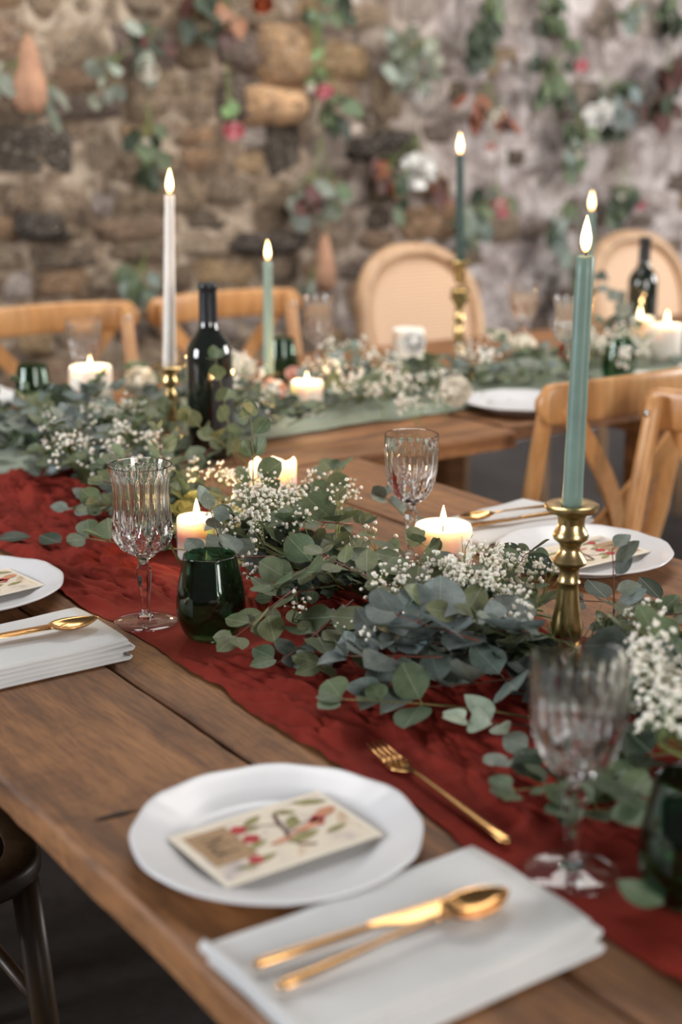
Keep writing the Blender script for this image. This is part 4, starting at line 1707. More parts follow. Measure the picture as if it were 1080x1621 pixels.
# baby's breath -----------------------------------------------------
def blossom_unit(seed):
    rr = random.Random(seed)
    bm = bmesh.new()
    bmesh.ops.create_icosphere(bm, subdivisions=1, radius=1)
    bm.verts.ensure_lookup_table()
    for q in bm.verts:
        q.co = q.co * rr.uniform(.62, 1.12)
    vs = [q.co.copy() for q in bm.verts]
    bm.verts.index_update()
    fs = [[q.index for q in f.verts] for f in bm.faces]
    bm.free()
    return vs, fs


BLOS = [blossom_unit(k) for k in range(5)]


def gyp(p0, d, size, nb, label, group, seed, bsize=.0031, floor_z=TZ + .008):
    rr = random.Random(seed)
    root = empty('gypsophila_sprig', p0, 0, label, 'flowers', group)
    st, bl = MB(), MB()
    d = Vector(d).normalized()
    head = Vector(p0)
    origin = head - d * size * .7
    if head.y < 2.25:
        origin.x = head.x + max(-.12, min(.12, (1.075 - head.x) * .9))
        origin.y = head.y + rr.uniform(-.03, .03)
    origin.z = TZ + .012
    root.location = origin
    nbr = 6
    ends = []
    for k in range(nbr):
        bd = (d + rvec(rr, .75)).normalized()
        s0 = head - d * size * rr.uniform(.3, .7)
        s0.z = max(s0.z, floor_z)
        m1 = s0 + bd * size * rr.uniform(.4, .8)
        m1.z = max(m1.z, floor_z)
        st.tube([origin - origin, s0 - origin, m1 - origin], [.0008, .0006, .0004], 3, caps=False)
        for j in range(max(1, nb // nbr)):
            e = m1 + (bd + rvec(rr, 1.0)).normalized() * size * rr.uniform(.10, .52)
            e.z = max(e.z, floor_z)
            if blocked(e, .004) or covers(e):
                continue
            st.tube([m1 - origin, e - origin], [.0004, .0003], 3, caps=False)
            ends.append(e)
    for e in ends:
        vs, fs = rr.choice(BLOS)
        s = bsize * rr.choice((.45, .7, 1.0, 1.1, 1.25)) * rr.uniform(.85, 1.15)
        rot = Quaternion(rvec(rr).normalized(), rr.uniform(0, 6)).to_matrix().to_4x4()
        bl.add(vs, fs, Matrix.Translation(e - origin) @ rot @ Matrix.Diagonal((s, s, s * .85, 1)))
    st.build('stems', M['thin_stem'], root)
    b = bl.build('blossoms', M['blossom'], root, smooth=True)
    b['kind'] = 'stuff'
    return root


# landmarks that name each stretch of the garland
MARKS = [
    (GL_A.x, GL_A.y, 'near the flared crystal wine glass'), (TU_D.x + .06, TU_D.y - .04, 'just right of the front green tumbler'),
    (0.99, 1.79, 'around the small glowing pillar candle'), (1.19, 1.93, 'around the melted-rim pillar candle'),
    (1.22, 1.44, 'around the lit pillar by the central goblet'), (1.04, 1.42, 'in the sharpest middle of the garland'),
    (1.00, 1.18, 'left of the front brass candlestick foot'), (1.16, 1.12, 'around the foot of the front brass candlestick'),
    (1.05, 0.86, 'behind the blurred front goblet'), (1.10, 0.62, 'at the lower right frame edge'),
    (0.95, 2.05, 'on the red runner at the left'), (1.15, 2.30, 'below the white taper candlestick'),
    (1.30, 2.65, 'between white taper and left pillar'), (1.00, 2.50, 'at the left frame edge'),
    (1.65, 2.62, 'around the short pillar on the sage runner'), (2.02, 2.66, 'along the middle of the sage runner'),
    (2.36, 2.72, 'around the foot of the ornate candlestick'), (2.66, 2.74, 'left of the tall sage taper on the far table'),
    (3.05, 2.72, 'around the pillar at the right frame edge'),
]


def mark(p):
    return min(MARKS, key=lambda m: (m[0] - p[0]) ** 2 + (m[1] - p[1]) ** 2)[2]


TN = {'olive': 'olive green', 'green': 'green', 'grey': 'grey green', 'blue': 'blue grey', 'dark': 'dark green', 'sage': 'pale sage'}


def garland_sprig(p, d, length, n, leaf, shape, tone, seed, **kw):
    t0 = tone if isinstance(tone, str) else tone[0]
    w = mark(p)
    return sprig(p, d, length, n, leaf, shape, tone, '%s eucalyptus %s' % (TN[t0], w), '%s eucalyptus %s' % (TN[t0], w), seed, **kw)


def garland():
    rr = random.Random(77)
    seed = 1000
    # first table: three layers, low and dense to high and loose
    y = 0.34
    while y < 2.62:
        f = smooth01((y - 1.22) / .2)
        front, back = 0.925 + .03 * smooth01((y - .95) / .15) - 0.105 * f, 1.225
        if y > 2.2:
            back = 1.36
        c = (front + back) / 2 + .02
        for layer in range(3):
            sx = rr.choice((-1, -1, -1, 1))
            px = c + rr.uniform(-.05, .05) - sx * .02
            z = TZ + (.014, .036, .060)[layer] + rr.uniform(-.004, .012)
            ang = rr.uniform(-.9, .9)
            dy = rr.choice((-1, 1, 1)) * rr.uniform(.35, 1.1)
            d = Vector((sx * rr.uniform(.35, 1.0), dy, (.05, .12, .20)[layer] + rr.uniform(-.1, .1)))
            ln = rr.uniform(.13, .19) * (1, 1, .85)[layer]
            kind = rr.random()
            tone, shape, leaf = (('green', 'olive'), ('round', 'oval'), rr.uniform(.036, .046)) if kind < .55 else ((('grey', 'blue'), ('ovate', 'oval'), rr.uniform(.044, .056)) if kind < .80 else (('dark', 'green'), ('oval', 'round'), rr.uniform(.036, .048)))
            if 1.00 < y < 1.32 and px < 1.11:
                tone, shape, leaf = ('blue', 'grey'), ('ovate', 'round'), rr.uniform(.050, .062)
            seed += 1
            garland_sprig((px, y + rr.uniform(-.03, .03), z), d, ln, 7, leaf, shape, tone, seed, face=(-.45, -.35, .8), stem=rr.choice(('bark_stem', 'red_stem', 'thin_stem')))
        y += .046
    # far table
    x = 1.12
    while x < 3.75:
        for layer in range(2):
            py = 2.70 + rr.uniform(-.06, .08)
            d = Vector((rr.choice((-1, 1)) * rr.uniform(.4, 1), rr.choice((-1, -1, 1)) * rr.uniform(.3, 1), rr.uniform(.05, .35)))
            tone, shape = rr.choice(((('green', 'dark'), ('round', 'oval')), (('grey', 'blue'), ('ovate', 'round')), (('green', 'olive'), ('oval', 'round'))))
            seed += 1
            garland_sprig((x + rr.uniform(-.04, .04), py, TZ + (.014, .045)[layer]), d, rr.uniform(.14, .2), 5, rr.uniform(.042, .056), shape, tone, seed, face=(-.4, -.4, .8))
        x += .085
    for k in range(26):
        seed += 1
        px, py = rr.uniform(1.05, 1.62), rr.uniform(2.28, 2.80)
        tone, shape = rr.choice(((('green', 'dark'), ('round', 'oval')), (('grey', 'blue'), ('ovate', 'round')), (('green', 'olive'), ('oval', 'round'))))
        garland_sprig((px, py, TZ + rr.choice((.014, .04, .06))), Vector((rr.uniform(-1, 1), rr.uniform(-1, .6), rr.uniform(.05, .4))), rr.uniform(.12, .17), 5, rr.uniform(.042, .054), shape, tone, seed, face=(-.4, -.4, .8))
    # the sprigs that can be picked out singly
    F = dict(face=(-.35, -.3, .9), floor_z=TZ + .015)
    sprig(at(860, 1140, .012), at(560, 1112, .02) - at(860, 1140, .012), .215, 5, .046, 'heart', 'green', 'green round-leaved sprig reaching left over the bare red runner', 'single sprigs on the red cloth', 31, stem='bark_stem', wander=.12, skip=2, spread=.9, **F)
    sprig(at(870, 1150, .012), at(715, 1165, .02) - at(870, 1150, .012), .10, 3, .050, 'ovate', 'sage', 'pale sage leaf sprig on the red runner left of the front goblet', 'single sprigs on the red cloth', 32, stem='red_stem', wander=.1, skip=1, **F)
    sprig(at(870, 1010, .05), at(590, 1060, .03) - at(870, 1010, .05), .20, 6, .064, 'ovate', 'blue', 'broad blue grey eucalyptus sprig above the bare red runner', 'single sprigs on the red cloth', 36, stem='red_stem', wander=.15, **F)
    sprig(at(850, 1000, .075), at(700, 1000, .07) - at(850, 1000, .075), .13, 4, .066, 'round', 'blue', 'broad grey leaved sprig just left of the brass candlestick foot', 'single sprigs on the red cloth', 37, stem='red_stem', wander=.15, **F)
    sprig(at(780, 985, .09), at(480, 920, .085) - at(780, 985, .09), .25, 7, .048, 'oval', 'olive', 'olive leaved sprig with a long red stem across the garland middle', 'single sprigs on top', 33, stem='red_stem', wander=.12, **F)
    sprig(at(640, 1000, .05), at(400, 1000, .03) - at(640, 1000, .05), .17, 5, .050, 'oval', 'olive', 'olive oval leaved sprig spilling over the runner right of the tumbler', 'single sprigs on top', 34, stem='bark_stem', wander=.14, **F)
    sprig(at(330, 870, .05), at(120, 880, .02) - at(330, 870, .05), .20, 5, .052, 'round', 'green', 'round leaved sprig reaching left past the flared crystal glass', 'single sprigs on the red cloth', 35, stem='bark_stem', wander=.14, **F)
    sprig(at(1060, 1190, .04), at(880, 1240, .02) - at(1060, 1190, .04), .16, 5, .042, 'round', 'green', 'round leaved sprig with a pale green stem behind the front goblet', 'single sprigs on top', 38, stem='thin_stem', wander=.15, **F)
    sprig(at(1075, 1250, .03), at(960, 1290, .012) - at(1075, 1250, .03), .11, 4, .044, 'round', 'green', 'low round leaved sprig beside the tumbler at lower right', 'single sprigs on the red cloth', 39, stem='thin_stem', wander=.15, **F)
    sprig(at(990, 960, .06), at(850, 1010, .09) - at(990, 960, .06), .15, 4, .056, 'ovate', 'green', 'fresh green sprig crossing the brass candlestick foot', 'single sprigs on top', 40, stem='red_stem', wander=.15, **F)
    sprig(at(1090, 950, .05), at(920, 950, .05) - at(1090, 950, .05), .13, 4, .058, 'oval', 'dark', 'dark leaved sprig right of the brass candlestick, below the plate', 'single sprigs on top', 41, stem='red_stem', wander=.15, **F)
    for i, (u0, v0, h0, u1, v1, h1, ln_, n_, lf_, sh_, tn_, lab) in enumerate((
            (850, 1070, .045, 610, 1090, .030, .17, 5, .068, 'ovate', 'grey', 'large grey leaved sprig lowest at the garland edge, above the fork'),
            (760, 1015, .080, 640, 985, .085, .10, 4, .066, 'round', 'blue', 'large round grey leaves heaped left of the brass candlestick'),
            (700, 1040, .060, 560, 1050, .040, .11, 4, .062, 'ovate', 'blue', 'pointed grey leaved sprig jutting left over the runner'),
            (470, 930, .070, 380, 1005, .030, .11, 4, .054, 'oval', 'olive', 'broad olive leaves spilling forward, just right of the front tumbler'),
            (560, 950, .080, 470, 1030, .030, .12, 4, .054, 'oval', 'green', 'broad green leaves spilling forward at the garland middle'),
            (640, 960, .080, 540, 1040, .030, .12, 4, .056, 'oval', 'olive', 'olive oval leaves pointing down to the runner above the fork'),
            (520, 880, .095, 430, 930, .080, .11, 4, .052, 'round', 'green', 'large round green leaves on top of the garland middle'),
            (560, 830, .090, 470, 830, .100, .10, 4, .052, 'round', 'green', 'round leaves behind the gypsophila, left of the central goblet'),
            (690, 930, .090, 600, 870, .095, .12, 4, .052, 'oval', 'olive', 'olive leaves left of the lit pillar by the central goblet'),
            (440, 880, .080, 350, 880, .085, .10, 4, .048, 'ovate', 'grey', 'grey leaves leaning over the front tumbler rim'),
            (1085, 1190, .050, 930, 1215, .030, .14, 5, .046, 'round', 'dark', 'dark round leaved sprig low at the right frame edge'),
            (1090, 1290, .050, 985, 1250, .040, .10, 4, .044, 'round', 'green', 'round leaved sprig just above the lower right tumbler'),
            (960, 1150, .030, 850, 1200, .014, .12, 4, .044, 'round', 'grey', 'grey leaved sprig seen through the front goblet'))):
        sprig(at(u0, v0, h0), at(u1, v1, h1) - at(u0, v0, h0), ln_, n_, lf_, sh_, tn_, lab, 'single sprigs on top', 60 + i, stem='red_stem', wander=.16, **F)
    # upright sprigs
    sprig(at(405, 830, .06), (.05, .25, 1.0), .16, 5, .040, 'round', 'green', 'upright sprig topped by a round leaf beside the melted-rim candle', 'upright sprigs', 42, wander=.2, face=(-.6, -.7, .3), spread=.8)
    sprig(at(372, 735, .04), (.02, .05, 1.0), .19, 5, .042, 'round', 'green', 'upright round leaved sprig in front of the wine bottle', 'upright sprigs', 43, wander=.22, face=(-.6, -.7, .3), check=False)
    sprig(at(400, 745, .04), (-.5, .1, .55), .16, 5, .042, 'round', 'olive', 'arching olive sprig at the wine bottle foot', 'upright sprigs', 44, wander=.22, face=(-.6, -.7, .3), check=False)
    sprig(at(360, 905, .05), (-.1, .15, 1.0), .09, 3, .044, 'oval', 'grey', 'grey upright leaf sprig behind the front green tumbler', 'upright sprigs', 45, wander=.22, face=(-.6, -.7, .3))
    sprig(at(290, 900, .05), (-.3, .2, .6), .12, 4, .044, 'oval', 'green', 'leafy sprig between the crystal glass and the front tumbler', 'upright sprigs', 46, wander=.22, face=(-.6, -.7, .3))
    sprig((2.96, 2.78, TZ + .05), (-.55, .1, 1.0), .22, 5, .052, 'round', 'blue', 'grey upright sprig against the right oval chair', 'upright sprigs', 47, wander=.25, face=(-.6, -.7, .3))
    sprig(at(690, 850, .02), (-.7, .3, .5), .10, 4, .042, 'round', 'grey', 'grey leaved sprig at the foot of the central goblet', 'upright sprigs', 48, wander=.22, face=(-.6, -.7, .3))
    # loose leaves fallen on the cloth
    for (u, v, du, dv, s, tone, lab) in ((95, 865, -30, -8, .046, 'dark', 'single dark leaf lying on the red runner at left'), (50, 855, -60, 6, .05, 'dark', 'single dark leaf lying on the red runner by the left frame edge'),
                                        (1050, 1440, -50, -20, .044, 'green', 'single green leaf lying on the red runner beneath the right tumbler')):
        a, b = at(u, v, .012), at(u + du, v + dv, .012)
        root = empty('fallen_leaf', a, 0, lab, 'leaf', 'loose leaves')
        put_leaf(root, a, b - a, Vector((-.2, -.2, 1)), s, 'oval', tone, R, TZ + .012, False)


garland()


def gypsophila():
    rr = random.Random(9)
    seed = 5000

    def cluster(spots, h, size, nb, bs, up=.8):
        nonlocal seed
        for (u, v) in spots:
            seed += 1
            p = at(u, v, h * rr.uniform(.8, 1.15))
            if blocked(p, .01):
                p = p + Vector((-.04, -.03, 0))
            w = mark(p)
            gyp(p, Vector((rr.uniform(-.5, .3), rr.uniform(-.5, .3), up)), size, nb, 'white gypsophila sprig %s' % w, 'gypsophila %s' % w, seed, bs)
    cluster([(345, 800), (372, 776), (398, 806), (430, 800), (368, 826), (342, 768), (460, 785), (412, 838), (385, 790), (355, 815), (440, 822), (405, 775), (470, 808)], .105, .050, 66, .0030)
    cluster([(500, 775), (530, 792), (515, 758), (545, 775)], .11, .040, 30, .0028)
    cluster([(85, 690), (125, 690), (165, 672), (200, 690), (105, 718), (150, 722), (232, 702), (182, 722), (215, 742), (262, 735), (75, 665), (240, 660), (205, 655), (135, 660)], .085, .052, 42, .0038)
    cluster([(400, 905), (468, 968), (560, 862), (592, 850), (630, 930), (558, 1000), (585, 905), (520, 900), (455, 880)], .075, .032, 16, .0030)
    cluster([(650, 895), (665, 915), (700, 925), (735, 895), (760, 912), (800, 905), (778, 880), (640, 945), (745, 930), (715, 905), (790, 930), (770, 895), (620, 905), (610, 935), (680, 935)], .098, .044, 72, .0029)
    cluster([(830, 945), (850, 962), (872, 925), (945, 975), (985, 990), (1025, 985), (840, 915), (930, 1000), (965, 960), (865, 985)], .085, .044, 44, .0030)
    cluster([(1045, 1060), (1065, 1092), (1032, 1105), (1065, 1040), (1012, 1055), (1075, 1130), (1050, 1130), (1020, 1085), (1040, 1030)], .105, .042, 44, .0036)
    cluster([(500, 590), (540, 582), (575, 592), (610, 602), (640, 602), (665, 622), (560, 560), (592, 572), (545, 620), (692, 602), (515, 560), (625, 575), (600, 625), (650, 640), (705, 625), (570, 612)], .08, .060, 34, .0046)
    cluster([(380, 592), (376, 622), (390, 650), (420, 610), (440, 625), (372, 575)], .08, .055, 34, .0050)
    cluster([(960, 540), (985, 530), (1012, 548), (942, 552), (970, 560), (1000, 562), (735, 560), (770, 570), (930, 535)], .09, .060, 34, .0050)


gypsophila()


# ------------------------------------------------------------------ roses and other blooms
def petal_mesh(seed):
    rr = random.Random(seed)
    mb = MB()
    mb.grid(6, 6, lambda s, t: (((t - .5) * 2) * .5 * sin(pi * (.12 + .62 * s)) ** .8 * (1.15 if s < .99 else 1.05), .12 + .10 * sin(pi * s) + .30 * (s ** 2.6) - .26 * ((t - .5) * 2) ** 2 * (.5 + .5 * s), s * .95 + .04 * sin(6 * t + seed)))
    return mb


PETAL = {k: [petal_mesh(s).mesh('petal', M[k]) for s in (1, 2)] for k in ('petal_cream', 'petal_pink', 'petal_blush', 'petal_white', 'petal_rust')}


def rose_parts(root, pos, r, mat, axis, rr, rings=((5, .38, .15), (6, .70, .55), (7, 1.0, 1.0))):
    """petals in three rings opening along the axis; pos in root space"""
    q = Vector((0, 0, 1)).rotation_difference(Vector(axis).normalized()).to_matrix().to_4x4()
    MB().lathe([(0, -.05), (.22, 0), (.34, .25), (.28, .55), (.12, .72), (0, .70)], 10).build('flower_heart', M[mat], root)
    heart = root.children[-1] if root.children else None
    for ch in root.children:
        if ch.name.startswith('flower_heart') and 'placed' not in ch:
            ch.matrix_local = Matrix.Translation(pos) @ q @ Matrix.Scale(r, 4)
            ch['placed'] = 1
    for (n, k, op) in rings:
        for i in range(n):
            a = 2 * pi * i / n + rr.uniform(-.2, .2) + k
            o = link('petal', rr.choice(PETAL[mat]), root)
            s = r * (.75 + .35 * k)
            o.matrix_local = Matrix.Translation(pos) @ q @ Matrix.Rotation(a, 4, 'Z') @ Matrix.Translation((0, .10 * r * k, -.05 * r * k)) @ Matrix.Rotation(-op * .75 + rr.uniform(-.1, .1), 4, 'X') @ Matrix.Diagonal((s * (.8 + .4 * k), s, s * (.95 - .1 * k), 1))


def rose(p, r, mat, axis, label, seed, group='roses in the garlands'):
    rr = random.Random(seed)
    root = empty('garden_rose', p, 0, label, 'flower', group)
    rose_parts(root, Vector((0, 0, 0)), r, mat, axis, rr)
    return root


rose(at(222, 608, .075), .036, 'petal_cream', (-.45, -.6, .6), 'cream rose beside the white taper candle at left', 1)
rose(at(720, 622, .05), .036, 'petal_cream', (-.45, -.7, .4), 'cream rose hanging over the sage runner below the ornate candlestick', 2)
rose(at(790, 538, .05), .032, 'petal_cream', (-.3, -.4, .8), 'cream rose in the greenery right of the ornate candlestick, left one', 3)
rose(at(828, 548, .05), .034, 'petal_cream', (-.3, -.4, .8), 'cream rose in the greenery right of the ornate candlestick, right one', 4)
rose(at(466, 595, .045), .022, 'petal_blush', (-.3, -.5, .7), 'small blush rose between pale green taper and short pillar candle', 5)
rose(at(382, 590, .06), .036, 'petal_cream', (-.4, -.5, .7), 'cream flower right of the wine bottle', 6)
rose(at(432, 622, .04), .030, 'petal_blush', (-.4, -.6, .6), 'blush flower left of the short pillar candle', 7)
rose(at(655, 545, .10), .030, 'petal_white', (-.4, -.6, .6), 'white flower before the oval cane chair', 8)
rose(at(900, 560, .03), .030, 'petal_rust', (-.4, -.6, .6), 'rust coloured flower behind the tall sage taper', 9)


# ------------------------------------------------------------------ bunches hung on the stone wall
HY = WY - 0.115


def hanging(name, label, u, v, string_v, items, seed):
    """string from (u, string_v) down to (u, v); items: leaves and blooms placed by their own spot"""
    rr = random.Random(seed)
    p = aty(u, v, HY)
    top = aty(u, string_v, HY)
    root = empty(name, p, 0, label, 'hanging flowers', 'bunches hung upside down on the stone wall')
    z1 = max(top.z - p.z, .05)
    MB().tube([(0, 0, z1), (.002, .0, z1 * .5), (0, 0, 0)], .0028, 5).build('string', M['string'], root)
    sm = MB()
    for it in items:
        kind = it[0]
        if kind == 'leaves':
            # ('leaves', du, dv, spread, n, leaf size, shapes, tones)
            _, du, dv, sp, n, lf, shapes, tones = it
            c = aty(u + du, v + dv, HY) - p
            sm.tube([(0, 0, 0), c * .5 + Vector((0, -.01, 0)), c], .0022, 5, caps=False)
            for k in range(n):
                off = Vector((rr.uniform(-sp, sp), rr.uniform(-.03, .05), rr.uniform(-sp * 1.3, sp * 1.1)))
                d = Vector((rr.uniform(-.8, .8), rr.uniform(-.5, .2), -1.0 + rr.uniform(-.2, .7)))
                put_leaf(root, p + c + off, d, Vector((rr.uniform(-.6, .2), -1, rr.uniform(-.2, .6))), lf * rr.uniform(.75, 1.2), rr.choice(shapes), rr.choice(tones), rr, None, False)
                sm.tube([c * .6, c + off], .0014, 4, caps=False)
        elif kind == 'rose':
            _, du, dv, r, mat = it
            c = aty(u + du, v + dv, HY) - p + Vector((0, -.02, 0))
            sm.tube([(0, 0, 0), c * .5 + Vector((.004, 0, 0)), c], .0024, 5, caps=False)
            rose_parts(root, c, r, mat, (-.35, -.6, -.7), rr, ((4, .38, .2), (6, .85, .8)))
        elif kind == 'cone':
            _, du, dv, w, h = it
            c = aty(u + du, v + dv, HY) - p
            MB().lathe([(0, h / 2), (w * .18, h * .40), (w * .30, h * .2), (w * .46, -h * .1), (w * .5, -h * .32), (w * .34, -h * .46), (0, -h * .5)], 20, lambda r, z, th: (r * (1 + .10 * sin(7 * th + z * 60)), z)).build('dried_bract', M['dried'], root, c)
        elif kind == 'head':
            _, du, dv, r, mat, n = it
            c = aty(u + du, v + dv, HY) - p + Vector((0, -.02, 0))
            sm.tube([(0, 0, 0), c], .003, 5, caps=False)
            for k in range(n):
                q = rvec(rr).normalized() * r * rr.uniform(.4, .9)
                o = link('petal', rr.choice(PETAL[mat]), root)
                o.matrix_local = Matrix.Translation(c + q * .55) @ Vector((0, 0, 1)).rotation_difference(q.normalized()).to_matrix().to_4x4() @ Matrix.Scale(r * .62, 4)
    sm.build('stems', M['thin_stem'], root)
    return root


G_, GR, DK = ('green', 'fresh'), ('dusty', 'frost'), ('dark', 'green')
ov, rd, ln = ('oval', 'ovate'), ('round', 'oval'), ('lance', 'oval')
hanging('hanging_bunch', 'tan dried bract with grey leaves hung at the upper left corner', 38, 55, -60, [('cone', 8, 62, .115, .26), ('leaves', -18, 70, .05, 9, .09, ln, GR), ('leaves', 35, 95, .03, 6, .09, ln, GR)], 1)
hanging('hanging_bunch', 'grey eucalyptus bunch with a cream flower, hung at upper left', 225, 45, -60, [('leaves', -5, 20, .06, 9, .07, rd, GR), ('leaves', -60, 75, .06, 9, .06, rd, GR), ('rose', 6, 62, .045, 'petal_cream'), ('leaves', 20, 10, .05, 6, .07, ov, ('burgundy', 'dark'))], 2)
hanging('hanging_bunch', 'green sprig with yellow buds hung below the cream flower bunch', 234, 160, 60, [('leaves', 0, 60, .045, 9, .07, ov, DK), ('leaves', 8, 105, .045, 8, .07, ov, DK), ('rose', -8, 62, .022, 'petal_cream')], 3)
hanging('hanging_bunch', 'bright pink rose hung alone on a long green stem', 358, 95, -40, [('leaves', 0, 70, .02, 3, .05, ov, ('fresh',)), ('rose', 8, 106, .045, 'petal_pink')], 4)
hanging('hanging_bunch', 'dark green and brown foliage hung at the top edge, left of centre', 335, -20, -90, [('leaves', 0, 35, .07, 10, .09, ov, ('dark', 'burgundy')), ('leaves', 30, 35, .04, 5, .08, ov, ('brown', 'dark'))], 5)
hanging('hanging_bunch', 'orange dried flower hung at the top edge', 408, -30, -90, [('rose', 3, 32, .045, 'petal_rust'), ('leaves', -4, 10, .03, 4, .06, ov, ('rust',))], 6)
hanging('hanging_bunch', 'pale pink rose on a leafy green stem hung at top centre', 497, 10, -60, [('leaves', 0, 10, .025, 6, .06, ov, DK), ('leaves', 2, 60, .02, 5, .05, ov, G_), ('leaves', 6, 108, .03, 5, .05, ov, G_), ('rose', 12, 130, .040, 'petal_pink'), ('rose', -10, 125, .024, 'petal_cream'), ('leaves', 32, 155, .04, 9, .09, ov, DK)], 7)
hanging('hanging_bunch', 'burgundy and grey leaved bunch hung left of the oval chair', 508, 215, 120, [('leaves', -25, 95, .05, 8, .09, rd, GR), ('leaves', -8, 90, .04, 8, .10, ov, ('burgundy', 'dark')), ('leaves', 18, 90, .05, 8, .08, rd, ('frost', 'dusty', 'green'))], 8)
hanging('hanging_bunch', 'small grey green bunch hung low above the cross-back chairs', 228, 385, 290, [('leaves', 0, 45, .06, 14, .08, ov, ('grey', 'green'))], 9)
hanging('hanging_bunch', 'tan dried bract hung low right of the pale green taper', 512, 375, 300, [('cone', 2, 40, .09, .24), ('leaves', -22, 80, .04, 7, .08, ln, GR)], 10)
hanging('hanging_bunch', 'large frosty eucalyptus bunch hung above the oval chair', 650, 40, -60, [('leaves', -22, 35, .07, 16, .065, rd, ('dusty', 'frost')), ('leaves', 22, 40, .07, 16, .065, rd, ('dusty', 'frost')), ('leaves', 0, 70, .05, 12, .065, rd, ('frost', 'dusty')), ('rose', 8, 108, .032, 'petal_white')], 11)
hanging('hanging_bunch', 'white flower head between rust leaves, left of the deep green taper', 658, 215, 130, [('head', 0, 55, .075, 'petal_white', 30), ('leaves', -50, 55, .06, 8, .09, ln, ('rust', 'burgundy')), ('leaves', 40, 65, .04, 6, .09, ln, ('rust', 'burgundy')), ('leaves', -20, 85, .05, 7, .09, ov, DK)], 12)
hanging('hanging_bunch', 'trailing dark green foliage hung right of the frosty bunch', 776, -10, -70, [('leaves', 0, 20, .05, 9, .09, ov, DK), ('leaves', -12, 60, .06, 12, .09, ov, DK), ('leaves', -22, 85, .05, 8, .08, ov, ('dark', 'blue'))], 13)
hanging('hanging_bunch', 'cream flower between two rust orange leaves, above the deep green taper', 772, 130, 80, [('rose', 6, 48, .042, 'petal_cream'), ('leaves', -20, 30, .03, 7, .10, ln, ('rust',)), ('leaves', 25, 50, .02, 5, .10, ln, ('rust', 'burgundy')), ('rose', 0, 98, .030, 'petal_blush')], 14)
hanging('hanging_bunch', 'peach and pink rose with grey sprays, right of the deep green taper', 785, 285, 200, [('rose', 0, 32, .046, 'petal_blush'), ('rose', 6, 48, .030, 'petal_pink'), ('leaves', -32, 65, .06, 14, .09, ln, ('grey', 'green')), ('leaves', -5, 20, .05, 8, .08, ov, DK)], 15)
hanging('hanging_bunch', 'pink flower beside dark glossy leaves, upper right', 895, 50, -50, [('leaves', -15, 65, .06, 14, .10, ov, DK), ('rose', 20, 50, .036, 'petal_pink'), ('leaves', 5, 20, .03, 5, .06, ov, G_)], 16)
hanging('hanging_bunch', 'white flower on a thick pale stem, upper right', 953, 120, -80, [('head', -8, 62, .070, 'petal_white', 26), ('leaves', 22, 60, .06, 12, .09, ov, ('dark', 'blue')), ('leaves', 30, 20, .05, 8, .09, ov, ('dark', 'blue'))], 17)
hanging('hanging_bunch', 'green trailing sprig with yellow flowers, under the thick stemmed flower', 915, 170, 120, [('leaves', 0, 30, .05, 8, .08, ov, DK), ('leaves', -6, 70, .05, 10, .08, ov, ('green', 'grey')), ('rose', -4, 72, .024, 'petal_cream'), ('rose', 8, 55, .020, 'petal_cream')], 18)
hanging('hanging_bunch', 'small pink and cream flowers in dark leaves above the right oval chair', 990, 255, 180, [('rose', 18, 66, .032, 'petal_pink'), ('rose', -14, 54, .032, 'petal_cream'), ('leaves', 0, 60, .08, 16, .09, ov, DK)], 19)
hanging('hanging_bunch', 'grey green spray hanging left of the tall sage taper flame', 890, 300, 230, [('leaves', 0, 45, .05, 12, .10, ln, ('grey', 'green')), ('leaves', 5, 85, .05, 8, .10, ln, ('grey', 'green'))], 20)
hanging('hanging_bunch', 'reddish dark foliage hung at the right frame edge', 1062, 70, -40, [('leaves', 0, 40, .06, 12, .11, ov, ('burgundy', 'dark')), ('leaves', -10, 80, .06, 12, .10, ov, ('dark', 'burgundy'))], 21)
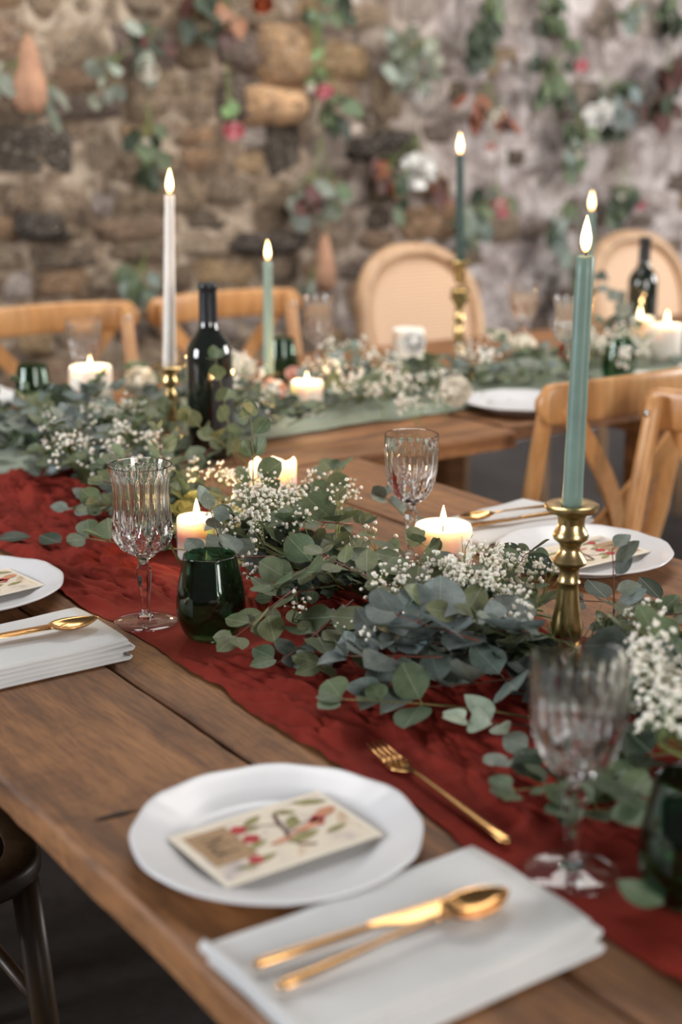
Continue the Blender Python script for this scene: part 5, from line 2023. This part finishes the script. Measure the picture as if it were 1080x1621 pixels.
hanging('hanging_bunch', 'dark green foliage hung at the top right corner', 1066, -30, -90, [('leaves', 0, 45, .06, 14, .09, ov, DK)], 22)
hanging('hanging_bunch', 'dark leaves hung at the top edge left of the thick pale stem', 870, -40, -90, [('leaves', 0, 45, .06, 12, .09, ov, DK)], 23)
hanging('hanging_bunch', 'leafy bunch with a yellow twig hung right of the thick pale stem', 1000, -20, -90, [('leaves', 0, 40, .05, 9, .08, ov, ('green', 'grey')), ('rose', 10, 44, .026, 'petal_cream')], 24)
hanging('hanging_bunch', 'dark leaves hung at the top edge left of the frosty bunch', 540, -50, -90, [('leaves', 0, 40, .05, 8, .08, ov, DK)], 25)
hanging('hanging_bunch', 'green leaves hung low behind the tall sage taper', 915, 390, 320, [('leaves', 0, 50, .06, 12, .09, ov, DK)], 26)


# ------------------------------------------------------------------ labels that single out each sprig along the garlands
def photo_u(p):
    X = p.x * CY - p.y * SY
    Y = p.x * SY + p.y * CY
    depth = Y * CP - (p.z - CAMZ) * SP
    return X / max(depth, .05)


ORD = ['leftmost', 'second from left', 'third from left', 'fourth from left', 'fifth from left', 'sixth from left', 'seventh from left', 'eighth from left', 'ninth from left', 'tenth from left',
       'eleventh from left', 'twelfth from left', 'thirteenth from left', 'fourteenth from left', 'fifteenth from left', 'sixteenth from left', 'seventeenth from left', 'eighteenth from left', 'nineteenth from left', 'twentieth from left']


def number_labels():
    byl = {}
    for o in COL.objects:
        if o.parent is None and 'label' in o and o.name.split('.')[0] in ('eucalyptus_sprig', 'gypsophila_sprig'):
            byl.setdefault(o['label'], []).append(o)
    for lab, os_ in byl.items():
        if len(os_) < 2:
            continue

        def pos(o):
            ch = [c for c in o.children if c.name.startswith('leaf')]
            q = Vector((0, 0, 0))
            for c in ch:
                q += c.location
            return photo_u(o.location + (q / len(ch) if ch else q))
        os_.sort(key=pos)
        for i, o in enumerate(os_):
            w = ORD[i] if i < len(ORD) and not (i == len(os_) - 1) else 'rightmost'
            o['label'] = lab + ', ' + w


number_labels()
